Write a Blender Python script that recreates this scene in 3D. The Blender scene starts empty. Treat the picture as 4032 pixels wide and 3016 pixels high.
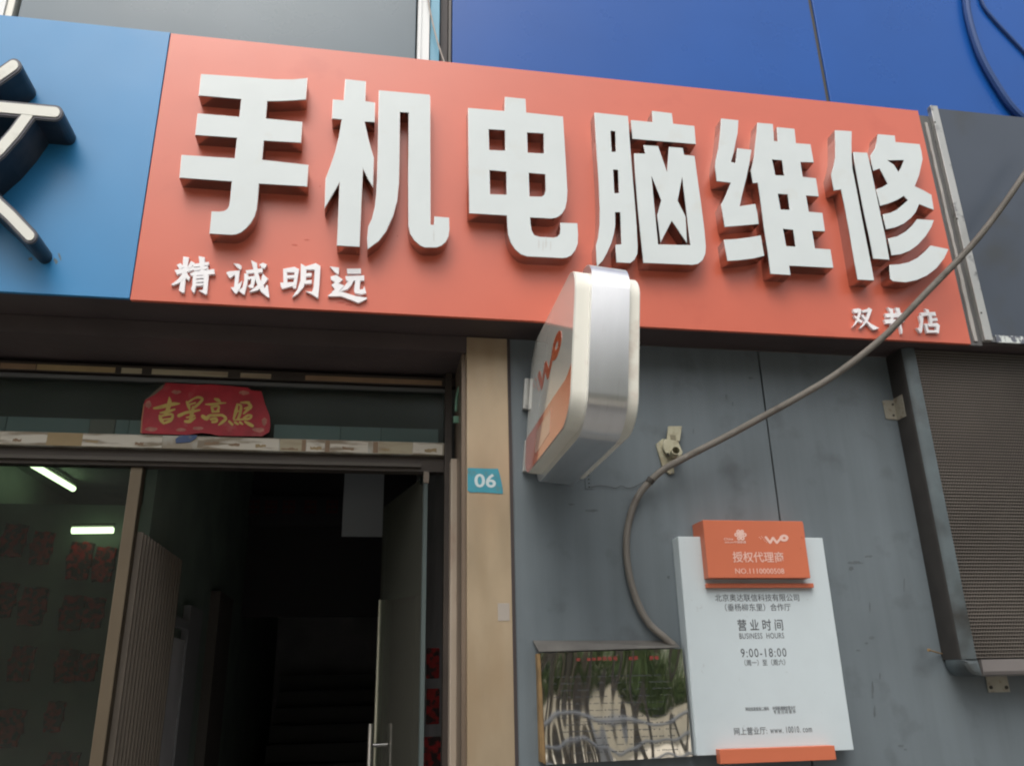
import bpy, bmesh, math, random
from mathutils import Vector, Matrix
random.seed(7)
D = bpy.data
scn = bpy.context.scene
COL = scn.collection
R_ = math.radians

# ------------------------------------------------------------------ camera
F = 3250.0; PPX, PPY = 2016.0, 1508.0            # focal length / centre in photo pixels
PITCH, YAW, ROLL = R_(20.05), R_(10.12), R_(-1.22)
DW = 3.53                                        # camera to wall plane (y = 0)
CAM = Vector((0.0, -DW, 1.55))
fwd = Vector((math.sin(YAW)*math.cos(PITCH), math.cos(YAW)*math.cos(PITCH), math.sin(PITCH)))
rt0 = Vector((math.cos(YAW), -math.sin(YAW), 0)); up0 = rt0.cross(fwd)
rt = math.cos(ROLL)*rt0 + math.sin(ROLL)*up0
up = -math.sin(ROLL)*rt0 + math.cos(ROLL)*up0
cam = D.cameras.new('camera'); cam.sensor_width = 36; cam.lens = 36*F/4032
cam.clip_end = 500; cam.clip_start = 0.05
co = D.objects.new('camera', cam); COL.objects.link(co)
co.matrix_world = Matrix.Translation(CAM) @ Matrix((rt, up, -fwd)).transposed().to_4x4()
scn.camera = co

# ------------------------------------------------------------------ sky, sun, exposure
SUN_EL, SUN_AZ = 58.0, 200.0                     # azimuth clockwise from +y
w = D.worlds.new('World'); scn.world = w; w.use_nodes = True
wn = w.node_tree; wn.nodes.clear()
sky = wn.nodes.new('ShaderNodeTexSky'); sky.sky_type = 'NISHITA'; sky.sun_disc = False
sky.sun_elevation = R_(SUN_EL); sky.sun_rotation = R_(SUN_AZ)
sky.air_density = 1.6; sky.dust_density = 6.0; sky.ozone_density = 1.0
hs = wn.nodes.new('ShaderNodeHueSaturation'); hs.inputs['Saturation'].default_value = 0.30
bg = wn.nodes.new('ShaderNodeBackground'); bg.inputs['Strength'].default_value = 0.15
wo = wn.nodes.new('ShaderNodeOutputWorld')
wn.links.new(sky.outputs[0], hs.inputs['Color']); wn.links.new(hs.outputs[0], bg.inputs[0]); wn.links.new(bg.outputs[0], wo.inputs[0])
sl = D.lights.new('sun', 'SUN'); sl.energy = 0.5; sl.angle = R_(35); sl.color = (1, 0.97, 0.92)
so = D.objects.new('sun', sl); COL.objects.link(so); so.location = (0, -5, 12)
sd = Vector((math.sin(R_(SUN_AZ))*math.cos(R_(SUN_EL)), math.cos(R_(SUN_AZ))*math.cos(R_(SUN_EL)), math.sin(R_(SUN_EL))))
so.rotation_euler = sd.to_track_quat('Z', 'Y').to_euler()
scn.view_settings.view_transform = 'Standard'; scn.view_settings.look = 'None'
scn.view_settings.gamma = 1.0; scn.view_settings.use_curve_mapping = False
scn.view_settings.exposure = 0.42
scn.cycles.use_denoising = True
scn.cycles.max_bounces = 8
scn.cycles.filter_width = 2.1

# ------------------------------------------------------------------ measuring helpers
def ray(u, v):
    return (fwd + rt*((u-PPX)/F) - up*((v-PPY)/F))
def at(u, v, Y=0.0):                             # point of the photo on the plane y = Y
    d = ray(u, v); t = (Y - CAM.y)/d.y; return CAM + d*t
def atx(u, v, X):                                # point of the photo on the plane x = X
    d = ray(u, v); t = (X - CAM.x)/d.x; return CAM + d*t

# ------------------------------------------------------------------ materials
def mat(name, col, rough=0.5, metal=0.0, var=0.0, vscale=3.0, bump=0.0, bscale=60.0, coat=0.0, crough=0.1,
        spec=0.5, streak=0.0, dirt=None, dscale=5.0, dlo=0.55, dhi=0.75, stretch=(1, 1, 1), rvar=0.0, emit=None, estr=0.0, damt=1.0):
    m = D.materials.new(name); m.use_nodes = True
    nt = m.node_tree; N = nt.nodes; L = nt.links
    b = N['Principled BSDF']
    c4 = (*col, 1)
    b.inputs['Base Color'].default_value = c4
    b.inputs['Roughness'].default_value = rough; b.inputs['Metallic'].default_value = metal
    b.inputs['Specular IOR Level'].default_value = spec
    b.inputs['Coat Weight'].default_value = coat; b.inputs['Coat Roughness'].default_value = crough
    if emit:
        b.inputs['Emission Color'].default_value = (*emit, 1); b.inputs['Emission Strength'].default_value = estr
    tc = N.new('ShaderNodeTexCoord'); mp = N.new('ShaderNodeMapping'); mp.inputs['Scale'].default_value = stretch
    L.new(tc.outputs['Object'], mp.inputs[0])
    cur = None
    def noise(sc, det=5, vec=mp.outputs[0]):
        n = N.new('ShaderNodeTexNoise'); n.inputs['Scale'].default_value = sc; n.inputs['Detail'].default_value = det
        L.new(vec, n.inputs['Vector']); return n
    if var:
        n = noise(vscale); mr = N.new('ShaderNodeMapRange')
        mr.inputs[1].default_value = 0.3; mr.inputs[2].default_value = 0.7
        mr.inputs[3].default_value = 1-var; mr.inputs[4].default_value = 1+var
        L.new(n.outputs['Fac'], mr.inputs[0])
        mx = N.new('ShaderNodeVectorMath'); mx.operation = 'SCALE'; mx.inputs[0].default_value = col
        L.new(mr.outputs[0], mx.inputs['Scale']); cur = mx.outputs[0]
    if streak:
        m2 = N.new('ShaderNodeMapping'); m2.inputs['Scale'].default_value = (9, 9, 0.6); L.new(tc.outputs['Object'], m2.inputs[0])
        n = noise(1.7, 6, m2.outputs[0]); mr = N.new('ShaderNodeMapRange')
        mr.inputs[1].default_value = 0.35; mr.inputs[2].default_value = 0.7
        mr.inputs[3].default_value = 1+streak*0.5; mr.inputs[4].default_value = 1-streak
        L.new(n.outputs['Fac'], mr.inputs[0])
        mx = N.new('ShaderNodeVectorMath'); mx.operation = 'SCALE'
        if cur: L.new(cur, mx.inputs[0])
        else: mx.inputs[0].default_value = col
        L.new(mr.outputs[0], mx.inputs['Scale']); cur = mx.outputs[0]
    if dirt:
        n = noise(dscale, 8); mr = N.new('ShaderNodeMapRange')
        mr.inputs[1].default_value = dlo; mr.inputs[2].default_value = dhi; mr.inputs[4].default_value = damt
        L.new(n.outputs['Fac'], mr.inputs[0])
        mx = N.new('ShaderNodeMix'); mx.data_type = 'RGBA'; L.new(mr.outputs[0], mx.inputs['Factor'])
        if cur: L.new(cur, mx.inputs['A'])
        else: mx.inputs['A'].default_value = c4
        mx.inputs['B'].default_value = (*dirt, 1); cur = mx.outputs['Result']
    if cur: L.new(cur, b.inputs['Base Color'])
    if rvar:
        n = noise(vscale*2.3); mr = N.new('ShaderNodeMapRange')
        mr.inputs[1].default_value = 0.3; mr.inputs[2].default_value = 0.7
        mr.inputs[3].default_value = max(0, rough-rvar); mr.inputs[4].default_value = min(1, rough+rvar)
        L.new(n.outputs['Fac'], mr.inputs[0]); L.new(mr.outputs[0], b.inputs['Roughness'])
    if bump:
        n = noise(bscale, 6); bp = N.new('ShaderNodeBump'); bp.inputs['Strength'].default_value = bump
        bp.inputs['Distance'].default_value = 0.01
        L.new(n.outputs['Fac'], bp.inputs['Height']); L.new(bp.outputs[0], b.inputs['Normal'])
    return m

M = {}
M['red'] = mat('red_acrylic_sheet', (0.60, 0.125, 0.070), 0.34, coat=0.3, crough=0.34, var=0.04, vscale=2.0, bump=0.05, bscale=3, dirt=(0.42, 0.05, 0.025), dscale=4.5, dlo=0.6, dhi=0.95, damt=0.5, rvar=0.06)
M['blue'] = mat('sky_blue_sheet', (0.026, 0.215, 0.47), 0.4, coat=0.15, crough=0.35, var=0.06, vscale=1.5, bump=0.06, bscale=3, rvar=0.06)
M['letter'] = mat('white_acrylic', (0.62, 0.67, 0.675), 0.16, spec=0.5, var=0.02, vscale=6, dirt=(0.6, 0.62, 0.6), dscale=7, dlo=0.6, dhi=0.8, rvar=0.05)  # dirt tint here imitates soft reflection blotches on the faces
M['return'] = mat('steel_letter_return', (0.50, 0.44, 0.42), 0.24, metal=1.0, var=0.1, vscale=9, dirt=(0.4, 0.3, 0.15), dscale=5, dlo=0.63, dhi=0.75)
M['smallletter'] = mat('white_plastic', (0.85, 0.84, 0.86), 0.35, var=0.02)
M['darkcase'] = mat('dark_letter_casing', (0.018, 0.024, 0.034), 0.38, var=0.15, vscale=5, dirt=(0.07, 0.07, 0.075), dscale=8, dlo=0.5, dhi=0.8)
M['rimgrey'] = mat('letter_trim_grey', (0.10, 0.10, 0.125), 0.4)
M['creamface'] = mat('aged_white_acrylic', (0.68, 0.68, 0.62), 0.35, dirt=(0.45, 0.44, 0.38), dscale=9, dlo=0.55, dhi=0.8)
M['wall'] = mat('blue_grey_cladding', (0.136, 0.163, 0.180), 0.42, var=0.10, vscale=1.8, streak=0.09, bump=0.08, bscale=10, dirt=(0.055, 0.06, 0.065), dscale=5, dlo=0.56, dhi=0.8, rvar=0.1, damt=0.7)
M['gap'] = mat('joint_dark', (0.02, 0.02, 0.02), 0.8)
M['soffit'] = mat('dark_soffit_board', (0.065, 0.050, 0.050), 0.6, var=0.2, vscale=3, bump=0.2, bscale=20)
M['column'] = mat('champagne_steel', (0.44, 0.345, 0.235), 0.42, metal=0.45, var=0.16, vscale=4, bump=0.06, bscale=16, dirt=(0.40, 0.29, 0.18), dscale=5, dlo=0.5, dhi=0.8, rvar=0.08, stretch=(1, 1, 0.35))
M['jamb'] = mat('brown_steel_jamb', (0.22, 0.17, 0.13), 0.4, metal=0.5, var=0.15, vscale=5, stretch=(1, 1, 0.3))
M['jamblight'] = mat('worn_jamb_strip', (0.42, 0.35, 0.28), 0.4, metal=0.3, var=0.15, vscale=5, dirt=(0.25, 0.15, 0.11), dscale=7, stretch=(1, 1, 0.4))
M['alu'] = mat('brushed_aluminium', (0.84, 0.84, 0.85), 0.30, metal=1.0, var=0.03, bump=0.03, bscale=25, stretch=(8, 1, 1), dirt=(0.6, 0.59, 0.57), dscale=10, dlo=0.64, dhi=0.9, damt=0.6)
M['alu2'] = mat('dull_aluminium', (0.45, 0.45, 0.43), 0.4, metal=0.6, var=0.08, dirt=(0.2, 0.2, 0.2), dscale=14, dlo=0.6, dhi=0.7)
M['cream'] = mat('cream_plastic', (0.76, 0.75, 0.67), 0.35, var=0.03, dirt=(0.5, 0.40, 0.33), dscale=6, dlo=0.6, dhi=0.8)
M['panelwhite'] = mat('glossy_print_white', (0.60, 0.60, 0.55), 0.10, coat=1.0, crough=0.03)
M['orangeprint'] = mat('orange_print', (0.60, 0.12, 0.045), 0.12, coat=1.0, crough=0.03)
M['palepink'] = mat('faded_print', (0.58, 0.33, 0.25), 0.12, coat=1.0, crough=0.03, var=0.15, vscale=60)
M['orange'] = mat('orange_plastic', (0.56, 0.15, 0.075), 0.42, var=0.03, dirt=(0.3, 0.06, 0.03), dscale=16, dlo=0.66, dhi=0.78)
M['boardwhite'] = mat('white_board', (0.55, 0.62, 0.65), 0.42, var=0.02, vscale=9, dirt=(0.38, 0.40, 0.41), dscale=34, dlo=0.68, dhi=0.80, damt=0.7)
M['ink'] = mat('grey_ink', (0.085, 0.09, 0.10), 0.6)
M['printpink'] = mat('pale_pink_ink', (0.74, 0.50, 0.43), 0.5)
M['teal'] = mat('teal_enamel', (0.05, 0.27, 0.35), 0.35, var=0.06, vscale=20, dirt=(0.1, 0.2, 0.2), dscale=30)
M['numwhite'] = mat('number_white', (0.50, 0.60, 0.62), 0.5)
M['conduit'] = mat('grey_conduit', (0.17, 0.155, 0.135), 0.6, var=0.12, vscale=6, dirt=(0.10, 0.085, 0.07), dscale=9)
M['cablebeige'] = mat('beige_cable', (0.42, 0.37, 0.33), 0.6, var=0.08)
M['holder'] = mat('aged_cream_plastic', (0.42, 0.40, 0.29), 0.4, var=0.1, vscale=20, dirt=(0.22, 0.19, 0.12), dscale=30, dlo=0.5, dhi=0.8)
M['hole'] = mat('hole_dark', (0.03, 0.028, 0.022), 0.8)
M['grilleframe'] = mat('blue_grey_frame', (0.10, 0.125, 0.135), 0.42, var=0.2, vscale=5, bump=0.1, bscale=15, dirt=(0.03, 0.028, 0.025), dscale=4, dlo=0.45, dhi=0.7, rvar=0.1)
M['grilledark'] = mat('dark_frame_side', (0.028, 0.026, 0.024), 0.7, var=0.3, vscale=6)
M['mesh'] = mat('brown_grey_mesh', (0.17, 0.15, 0.132), 0.5, var=0.2, vscale=2)
M['meshback'] = mat('mesh_backing', (0.04, 0.035, 0.030), 0.8)
M['steel'] = mat('zinc_bracket', (0.36, 0.34, 0.28), 0.45, metal=0.4, var=0.1, vscale=20, dirt=(0.2, 0.14, 0.09), dscale=25)
M['screw'] = mat('screw_dark', (0.05, 0.045, 0.04), 0.5, metal=0.5)
M['rust'] = mat('rusty_edge', (0.22, 0.14, 0.06), 0.7, var=0.3, vscale=15)
M['hood'] = mat('weathered_sheet', (0.14, 0.135, 0.125), 0.5, metal=0.5, var=0.2, vscale=9)
M['mirror'] = mat('mirror_steel', (0.80, 0.79, 0.76), 0.035, metal=1.0)
M['blueglass'] = mat('deep_blue_panel', (0.010, 0.085, 0.35), 0.30, spec=0.3, coat=0.0, crough=0.25, var=0.05, vscale=1.5, rvar=0.05)
M['greyglass'] = mat('grey_panel', (0.080, 0.122, 0.152), 0.3, var=0.08, vscale=1.5, rvar=0.05)
M['whitepost'] = mat('white_post', (0.75, 0.77, 0.77), 0.4, streak=0.06)
M['lightblue'] = mat('light_blue_post', (0.13, 0.36, 0.50), 0.4, var=0.05)
M['darkgap'] = mat('dark_brown_post', (0.045, 0.035, 0.035), 0.6)
M['neighbour'] = mat('slate_panel', (0.050, 0.064, 0.088), 0.35, var=0.08, vscale=2, bump=0.08, bscale=4, dirt=(0.045, 0.05, 0.052), dscale=3)
M['whiteflake'] = mat('flaking_white_paint', (0.60, 0.64, 0.62), 0.5, dirt=(0.12, 0.13, 0.16), dscale=28, dlo=0.5, dhi=0.56)
M['tapes'] = [mat('tape_white', (0.60, 0.56, 0.48), 0.35, dirt=(0.25, 0.2, 0.14), dscale=16, dlo=0.48, dhi=0.60, stretch=(0.3, 1, 2.5)),
              mat('tape_cream', (0.40, 0.35, 0.24), 0.4, dirt=(0.22, 0.15, 0.10), dscale=12, dlo=0.5, dhi=0.75, stretch=(0.3, 1, 2)),
              mat('tape_brown', (0.24, 0.155, 0.09), 0.4, var=0.15, vscale=10),
              mat('tape_tan', (0.33, 0.24, 0.12), 0.4, var=0.1, vscale=10)]
M['bluetape'] = mat('tape_blue', (0.06, 0.10, 0.22), 0.5, dirt=(0.25, 0.25, 0.22), dscale=30)
M['beam'] = mat('door_beam', (0.30, 0.26, 0.20), 0.4, metal=0.3, dirt=(0.45, 0.43, 0.38), dscale=12, dlo=0.45, dhi=0.6)
M['rail'] = mat('aluminium_rail', (0.16, 0.165, 0.17), 0.4, metal=0.6)
M['brownrail'] = mat('bronze_rail', (0.05, 0.04, 0.034), 0.45, metal=0.3, var=0.2, vscale=4)
M['bannerred'] = mat('red_satin_paper', (0.38, 0.016, 0.03), 0.4, var=0.2, vscale=12, bump=0.25, bscale=14, dirt=(0.40, 0.13, 0.11), dscale=11, dlo=0.6, dhi=0.8)
M['gold'] = mat('gold_print', (0.52, 0.38, 0.11), 0.4, metal=0.35, var=0.15, vscale=20)
M['paleblue'] = mat('pale_blue_band', (0.13, 0.16, 0.18), 0.6, var=0.1, vscale=3)
M['indark'] = mat('interior_dark', (0.38, 0.37, 0.38), 0.8, var=0.2, vscale=2)
M['ingreen'] = mat('interior_greenish_wall', (0.20, 0.25, 0.215), 0.7, var=0.15, vscale=3)
M['inred'] = mat('red_blocks', (0.42, 0.018, 0.02), 0.6, var=0.4, vscale=25, dirt=(0.05, 0.02, 0.02), dscale=26, dlo=0.46, dhi=0.54)
M['ingrey'] = mat('interior_grey_board', (0.26, 0.28, 0.30), 0.6)
M['inpost'] = mat('beige_interior_post', (0.17, 0.135, 0.095), 0.35, metal=0.6, var=0.1)
M['gate'] = mat('ribbed_panel_brown', (0.17, 0.14, 0.11), 0.5, var=0.1)
M['inframe'] = mat('grey_interior_frame', (0.22, 0.22, 0.23), 0.5)
M['stair'] = mat('dark_stair', (0.09, 0.08, 0.08), 0.6)
M['chrome'] = mat('chrome', (0.75, 0.75, 0.75), 0.15, metal=1.0)
M['tube'] = mat('fluorescent_tube', (0.8, 0.85, 0.7), 0.5, emit=(0.80, 1.0, 0.58), estr=2.4)
M['tubehouse'] = mat('lamp_housing', (0.5, 0.52, 0.45), 0.5)
M['yellow'] = mat('small_yellow_lamp', (0.6, 0.5, 0.1), 0.5, emit=(1.0, 0.85, 0.25), estr=0.9)
M['greenbit'] = mat('green_plastic_strip', (0.12, 0.26, 0.18), 0.5)
M['bark'] = mat('tree_bark', (0.17, 0.15, 0.125), 0.85, var=0.3, vscale=6, bump=0.6, bscale=14)
M['leaf'] = mat('foliage', (0.10, 0.15, 0.055), 0.6, var=0.4, vscale=1.2)
M['pave0'] = mat('grey_paving', (0.15, 0.145, 0.135), 0.85, var=0.12, vscale=1.5, bump=0.2, bscale=30)
M['pave'] = mat('pale_paving', (0.62, 0.56, 0.46), 0.85, var=0.12, vscale=1.5, bump=0.2, bscale=30)
M['asphalt'] = mat('asphalt', (0.055, 0.055, 0.057), 0.9, var=0.2, vscale=4)
M['bwall'] = mat('pale_render_wall', (0.78, 0.72, 0.60), 0.85, var=0.08, vscale=0.6)
M['bwin'] = mat('far_window_glass', (0.05, 0.06, 0.07), 0.15)
M['railing'] = mat('galvanised_railing', (0.55, 0.56, 0.57), 0.4, metal=0.3)

def glass_mat(name, tint, gl=0.08, haze=0.0, rough=0.04):
    m = D.materials.new(name); m.use_nodes = True; nt = m.node_tree; nt.nodes.clear()
    o = nt.nodes.new('ShaderNodeOutputMaterial'); mx = nt.nodes.new('ShaderNodeMixShader')
    t = nt.nodes.new('ShaderNodeBsdfTransparent'); t.inputs[0].default_value = (*tint, 1)
    g = nt.nodes.new('ShaderNodeBsdfGlossy'); g.inputs['Roughness'].default_value = rough
    fr = nt.nodes.new('ShaderNodeFresnel'); fr.inputs[0].default_value = 1.0 + gl*5
    nt.links.new(fr.outputs[0], mx.inputs[0]); nt.links.new(t.outputs[0], mx.inputs[1]); nt.links.new(g.outputs[0], mx.inputs[2])
    if haze:
        df = nt.nodes.new('ShaderNodeBsdfDiffuse'); df.inputs[0].default_value = (0.45, 0.43, 0.36, 1)
        m2 = nt.nodes.new('ShaderNodeMixShader'); m2.inputs[0].default_value = haze
        nt.links.new(mx.outputs[0], m2.inputs[1]); nt.links.new(df.outputs[0], m2.inputs[2]); nt.links.new(m2.outputs[0], o.inputs[0]); return m
    nt.links.new(mx.outputs[0], o.inputs[0]); return m
M['glass'] = glass_mat('dusty_glass', (0.78, 0.84, 0.82), 0.07, 0.015, 0.16)
M['glassgreen'] = glass_mat('green_edge_glass', (0.62, 0.70, 0.66), 0.1, 0.10)  # haze layer paints the leaf's grey-olive reflection as diffuse colour

# ------------------------------------------------------------------ object helpers
def thing(name, label, cat, loc=(0, 0, 0), group=None):
    o = D.objects.new(name, None); o.empty_display_size = 0.1; COL.objects.link(o); o.location = loc
    o['label'] = label; o['category'] = cat
    if group: o['group'] = group
    return o
def link(name, me, mats, parent=None, smooth=False):
    if not isinstance(mats, (list, tuple)): mats = [mats]
    if not me.materials:
        for m_ in mats: me.materials.append(m_)
    if smooth:
        for p in me.polygons: p.use_smooth = True
        me.set_sharp_from_angle(angle=R_(40))
    o = D.objects.new(name, me); COL.objects.link(o)
    if parent:
        o.parent = parent
        if parent.type == 'EMPTY': o.location = -Vector(parent.location)
    return o
def tag(o, label=None, cat=None, group=None, kind=None):
    if label: o['label'] = label
    if cat: o['category'] = cat
    if group: o['group'] = group
    if kind: o['kind'] = kind
    return o
def struct(name, me, m): return tag(link(name, me, m), kind='structure')

class MB:
    def __init__(s): s.bm = bmesh.new(); s.mi = 0
    def box(s, x0, x1, y0, y1, z0, z1, bev=0.0, seg=2):
        r = bmesh.ops.create_cube(s.bm, size=1)
        vs = r['verts']
        for v in vs:
            v.co = Vector(((x0+x1)/2 + v.co.x*(x1-x0), (y0+y1)/2 + v.co.y*(y1-y0), (z0+z1)/2 + v.co.z*(z1-z0)))
        fs = list({f for v in vs for f in v.link_faces}); es = list({e for v in vs for e in v.link_edges})
        for f in fs: f.material_index = s.mi
        if bev: bmesh.ops.bevel(s.bm, geom=es, offset=bev, segments=seg, affect='EDGES', profile=0.5)
        return s
    def prism(s, pts, a, b, axis='y'):           # polygon extruded along an axis; pts are the other two coordinates
        def P(p, t): return {'y': Vector((p[0], t, p[1])), 'x': Vector((t, p[0], p[1])), 'z': Vector((p[0], p[1], t))}[axis]
        va = [s.bm.verts.new(P(p, a)) for p in pts]; vb = [s.bm.verts.new(P(p, b)) for p in pts]
        fa = s.bm.faces.new(va); fb = s.bm.faces.new(vb[::-1]); fl = [fa, fb]
        n = len(pts)
        for i in range(n): fl.append(s.bm.faces.new((va[(i+1) % n], va[i], vb[i], vb[(i+1) % n])))
        for f in fl: f.material_index = s.mi
        return s
    def cyl(s, p, q, r0, r1=None, seg=12, caps=True):
        r1 = r0 if r1 is None else r1
        p, q = Vector(p), Vector(q); d = (q-p).normalized()
        a = d.orthogonal().normalized(); b = d.cross(a)
        A = [s.bm.verts.new(p + r0*(a*math.cos(t)+b*math.sin(t))) for t in [2*math.pi*i/seg for i in range(seg)]]
        B = [s.bm.verts.new(q + r1*(a*math.cos(t)+b*math.sin(t))) for t in [2*math.pi*i/seg for i in range(seg)]]
        fl = [s.bm.faces.new((A[i], A[(i+1) % seg], B[(i+1) % seg], B[i])) for i in range(seg)]
        if caps: fl += [s.bm.faces.new(A[::-1]), s.bm.faces.new(B)]
        for f in fl: f.material_index = s.mi
        return s
    def tube(s, pts, rad, seg=10):               # rad: number or function(i)
        prev = None; pts = [Vector(p) for p in pts]; a = None
        for i, p in enumerate(pts):
            d = (pts[min(i+1, len(pts)-1)] - pts[max(i-1, 0)]).normalized()
            a = (a - d*a.dot(d)).normalized() if a else d.orthogonal().normalized()
            b = d.cross(a); r = rad(i) if callable(rad) else rad
            ring = [s.bm.verts.new(p + r*(a*math.cos(t)+b*math.sin(t))) for t in [2*math.pi*k/seg for k in range(seg)]]
            if prev:
                for k in range(seg): s.bm.faces.new((prev[k], prev[(k+1) % seg], ring[(k+1) % seg], ring[k])).material_index = s.mi
            else: s.bm.faces.new(ring[::-1])
            prev = ring
        s.bm.faces.new(prev); return s
    def me(s, name):
        bmesh.ops.recalc_face_normals(s.bm, faces=s.bm.faces[:])
        m = D.meshes.new(name); s.bm.to_mesh(m); s.bm.free(); return m
    def build(s, name, mats, parent=None, smooth=False): return link(name, s.me(name), mats, parent, smooth)

def resample(pts, step):
    P = [Vector(p) for p in pts]; P = [P[0]*2-P[1]] + P + [P[-1]*2-P[-2]]; out = []
    for i in range(1, len(P)-2):
        p0, p1, p2, p3 = P[i-1:i+3]; n = max(2, int((p2-p1).length/step))
        for k in range(n):
            t = k/n
            out.append(0.5*((2*p1)+(-p0+p2)*t+(2*p0-5*p1+4*p2-p3)*t*t+(-p0+3*p1-3*p2+p3)*t**3))
    out.append(P[-2]); return out

def shape(loops, depth, offset=0.0, bevel=0.0):
    """outline loops (x, z) with holes -> mesh facing -y, front at y=0, back at y=depth"""
    c = D.curves.new('outline', 'CURVE'); c.dimensions = '2D'; c.fill_mode = 'BOTH'
    c.extrude = max(depth/2 - bevel, 0.00005); c.offset = offset - bevel; c.bevel_depth = bevel; c.bevel_resolution = 1
    for lp in loops:
        sp = c.splines.new('POLY'); sp.points.add(len(lp)-1); sp.use_cyclic_u = True
        for p, q in zip(sp.points, lp): p.co = (q[0], q[1], 0, 1)
    return curve_mesh(c, depth)
def curve_mesh(c, depth):
    o = D.objects.new('tmp', c); COL.objects.link(o)
    bpy.context.view_layer.update()
    dg = bpy.context.evaluated_depsgraph_get(); me = D.meshes.new_from_object(o.evaluated_get(dg))
    D.objects.remove(o); D.curves.remove(c)
    for v in me.vertices:
        x, y, z = v.co; v.co = (x, depth/2 - z, y)
    me.materials.clear()
    return me
def shift(me, dy):
    for v in me.vertices: v.co.y += dy
    return me
def text_mesh(body, x0, x1, z0, z1, Y, weight=0.0, depth=0.0006, shear=0.0, spacing=1.0, plane='y'):
    c = D.curves.new('txt', 'FONT'); c.body = body; c.offset = weight; c.extrude = depth/2; c.shear = shear
    c.space_character = spacing; c.resolution_u = 3
    o = D.objects.new('tmp', c); COL.objects.link(o); bpy.context.view_layer.update()
    dg = bpy.context.evaluated_depsgraph_get(); me = D.meshes.new_from_object(o.evaluated_get(dg))
    D.objects.remove(o); D.curves.remove(c)
    xs = [v.co.x for v in me.vertices]; ys = [v.co.y for v in me.vertices]
    a, b, cc, d = min(xs), max(xs), min(ys), max(ys)
    for v in me.vertices:
        u = (v.co.x-a)/(b-a); t = (v.co.y-cc)/(d-cc)
        v.co = (x0+(x1-x0)*u, Y - v.co.z - depth/2, z0+(z1-z0)*t)
    me.materials.clear(); return me
def text_px(body, tl, br, Y, **k):
    a = at(*tl, Y); b = at(*br, Y); return text_mesh(body, a.x, b.x, b.z, a.z, Y, **k)

def pxloop(pts, o, s, Y):                       # traced outline -> (x, z) on the plane y = Y
    r = []
    for u, v in pts:
        p = at(o[0]+u/s, o[1]+v/s, Y); r.append((p.x, p.z))
    return r

# ------------------------------------------------------------------ main planes
YB = -0.235                                      # front of the fascia boards
YL = YB - 0.075                                  # front of the raised letters
YU = -0.06                                       # upper facade
YD = 0.30                                        # door frame plane
zb_red = (at(510, 1180, YB).z + at(3824, 1355, YB).z)/2
zt_red = (at(671, 130, YB).z + at(3615, 438, YB).z)/2
xl_red = (at(671, 130, YB).x + at(510, 1180, YB).x)/2
xr_red = (at(3615, 438, YB).x + at(3824, 1352, YB).x)/2
print('RED', xl_red, xr_red, zb_red, zt_red)
TOP = 6.6; XL, XR = -3.2, 4.4
x_col0, x_col1 = at(1838, 2300, 0).x, at(2008, 2000, 0).x
print('COL', x_col0, x_col1)

# ------------------------------------------------------------------ ground
g = MB(); g.box(-30, 30, -60, 12, -0.3, -0.12); struct('ground', g.me('ground'), M['pave'])
g = MB(); g.box(-30, 30, -5.2, 0.28, -0.12, 0.0); struct('pavement', g.me('pavement'), M['pave0'])
g = MB(); g.box(-30, 30, -9.0, -5.21, -0.119, -0.10); struct('road', g.me('road'), M['asphalt'])
g = MB(); g.box(-30, 30, -26, -9.01, -0.119, 0.0); struct('far_pavement', g.me('far_pavement'), M['pave'])

# ------------------------------------------------------------------ the shop building
bld = thing('shop_building', 'grey clad shop front with recessed doorway, dark soffit and blue upper panels', 'building', (0.6, 0, 0))
zs = zb_red + 0.01                               # soffit height
x_seam = at(3026, 1700, 0).x
# wall panels, split at the vertical joint
for (a, b) in ((x_col1+0.012, x_seam-0.004), (x_seam+0.004, XR)):
    MB().box(a, b, 0.0, 0.06, 0.0, zs-0.003, bev=0.002).build('wall_panel', M['wall'], bld)
MB().box(x_seam-0.02, x_seam+0.02, 0.012, 0.05, 0.0, zs-0.01).build('panel_joint', M['gap'], bld)
MB().box(x_col1-0.001, x_col1+0.014, -0.006, 0.06, 0, zs-0.003).build('corner_trim', M['darkgap'], bld)
# soffit behind the fascia
MB().box(XL, XR, YB+0.02, 0.0, zs, zs+0.03).build('soffit', M['soffit'], bld)
# lintel strip and recess soffit
z_lin = at(1500, 1372, 0).z
MB().box(XL, x_col0, -0.004, 0.03, z_lin, zs-0.002).build('lintel', M['soffit'], bld)
MB().box(XL, x_col0, 0.031, YD+0.06, z_lin+0.002, z_lin+0.03).build('recess_soffit', M['soffit'], bld)
# beige pilaster
MB().box(x_col0, x_col1, -0.008, 0.29, 0, zs-0.004, bev=0.003).build('pilaster', M['column'], bld)
MB().box(x_col0-0.02, x_col0-0.001, 0.02, YD+0.05, 0, z_lin).build('door_reveal', M['jamb'], bld)
xj0, xj1 = at(1768, 2300, 0.27).x, at(1800, 2300, 0.27).x
MB().box(xj0, xj1, 0.22, 0.29, 0, at(1780, 1805, 0.22).z, bev=0.006).build('jamb_strip', M['jamblight'], bld)
MB().box(xj1-0.001, x_col0-0.018, 0.14, YD+0.04, 0, z_lin).build('door_jamb', M['jamb'], bld)
xd1 = at(1748, 2000, YD).x
MB().box(xd1, xj0+0.01, YD-0.02, YD+0.04, 0, z_lin).build('door_post', M['brownrail'], bld)
tp = at(1960, 2374, -0.01); tq = at(2008, 2443, -0.01)
MB().box(tp.x, tq.x-0.0015, -0.0095, -0.0085, tq.z, tp.z).build('tape_patch', mat('grey_tape', (0.36, 0.32, 0.28), 0.5), bld)
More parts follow.
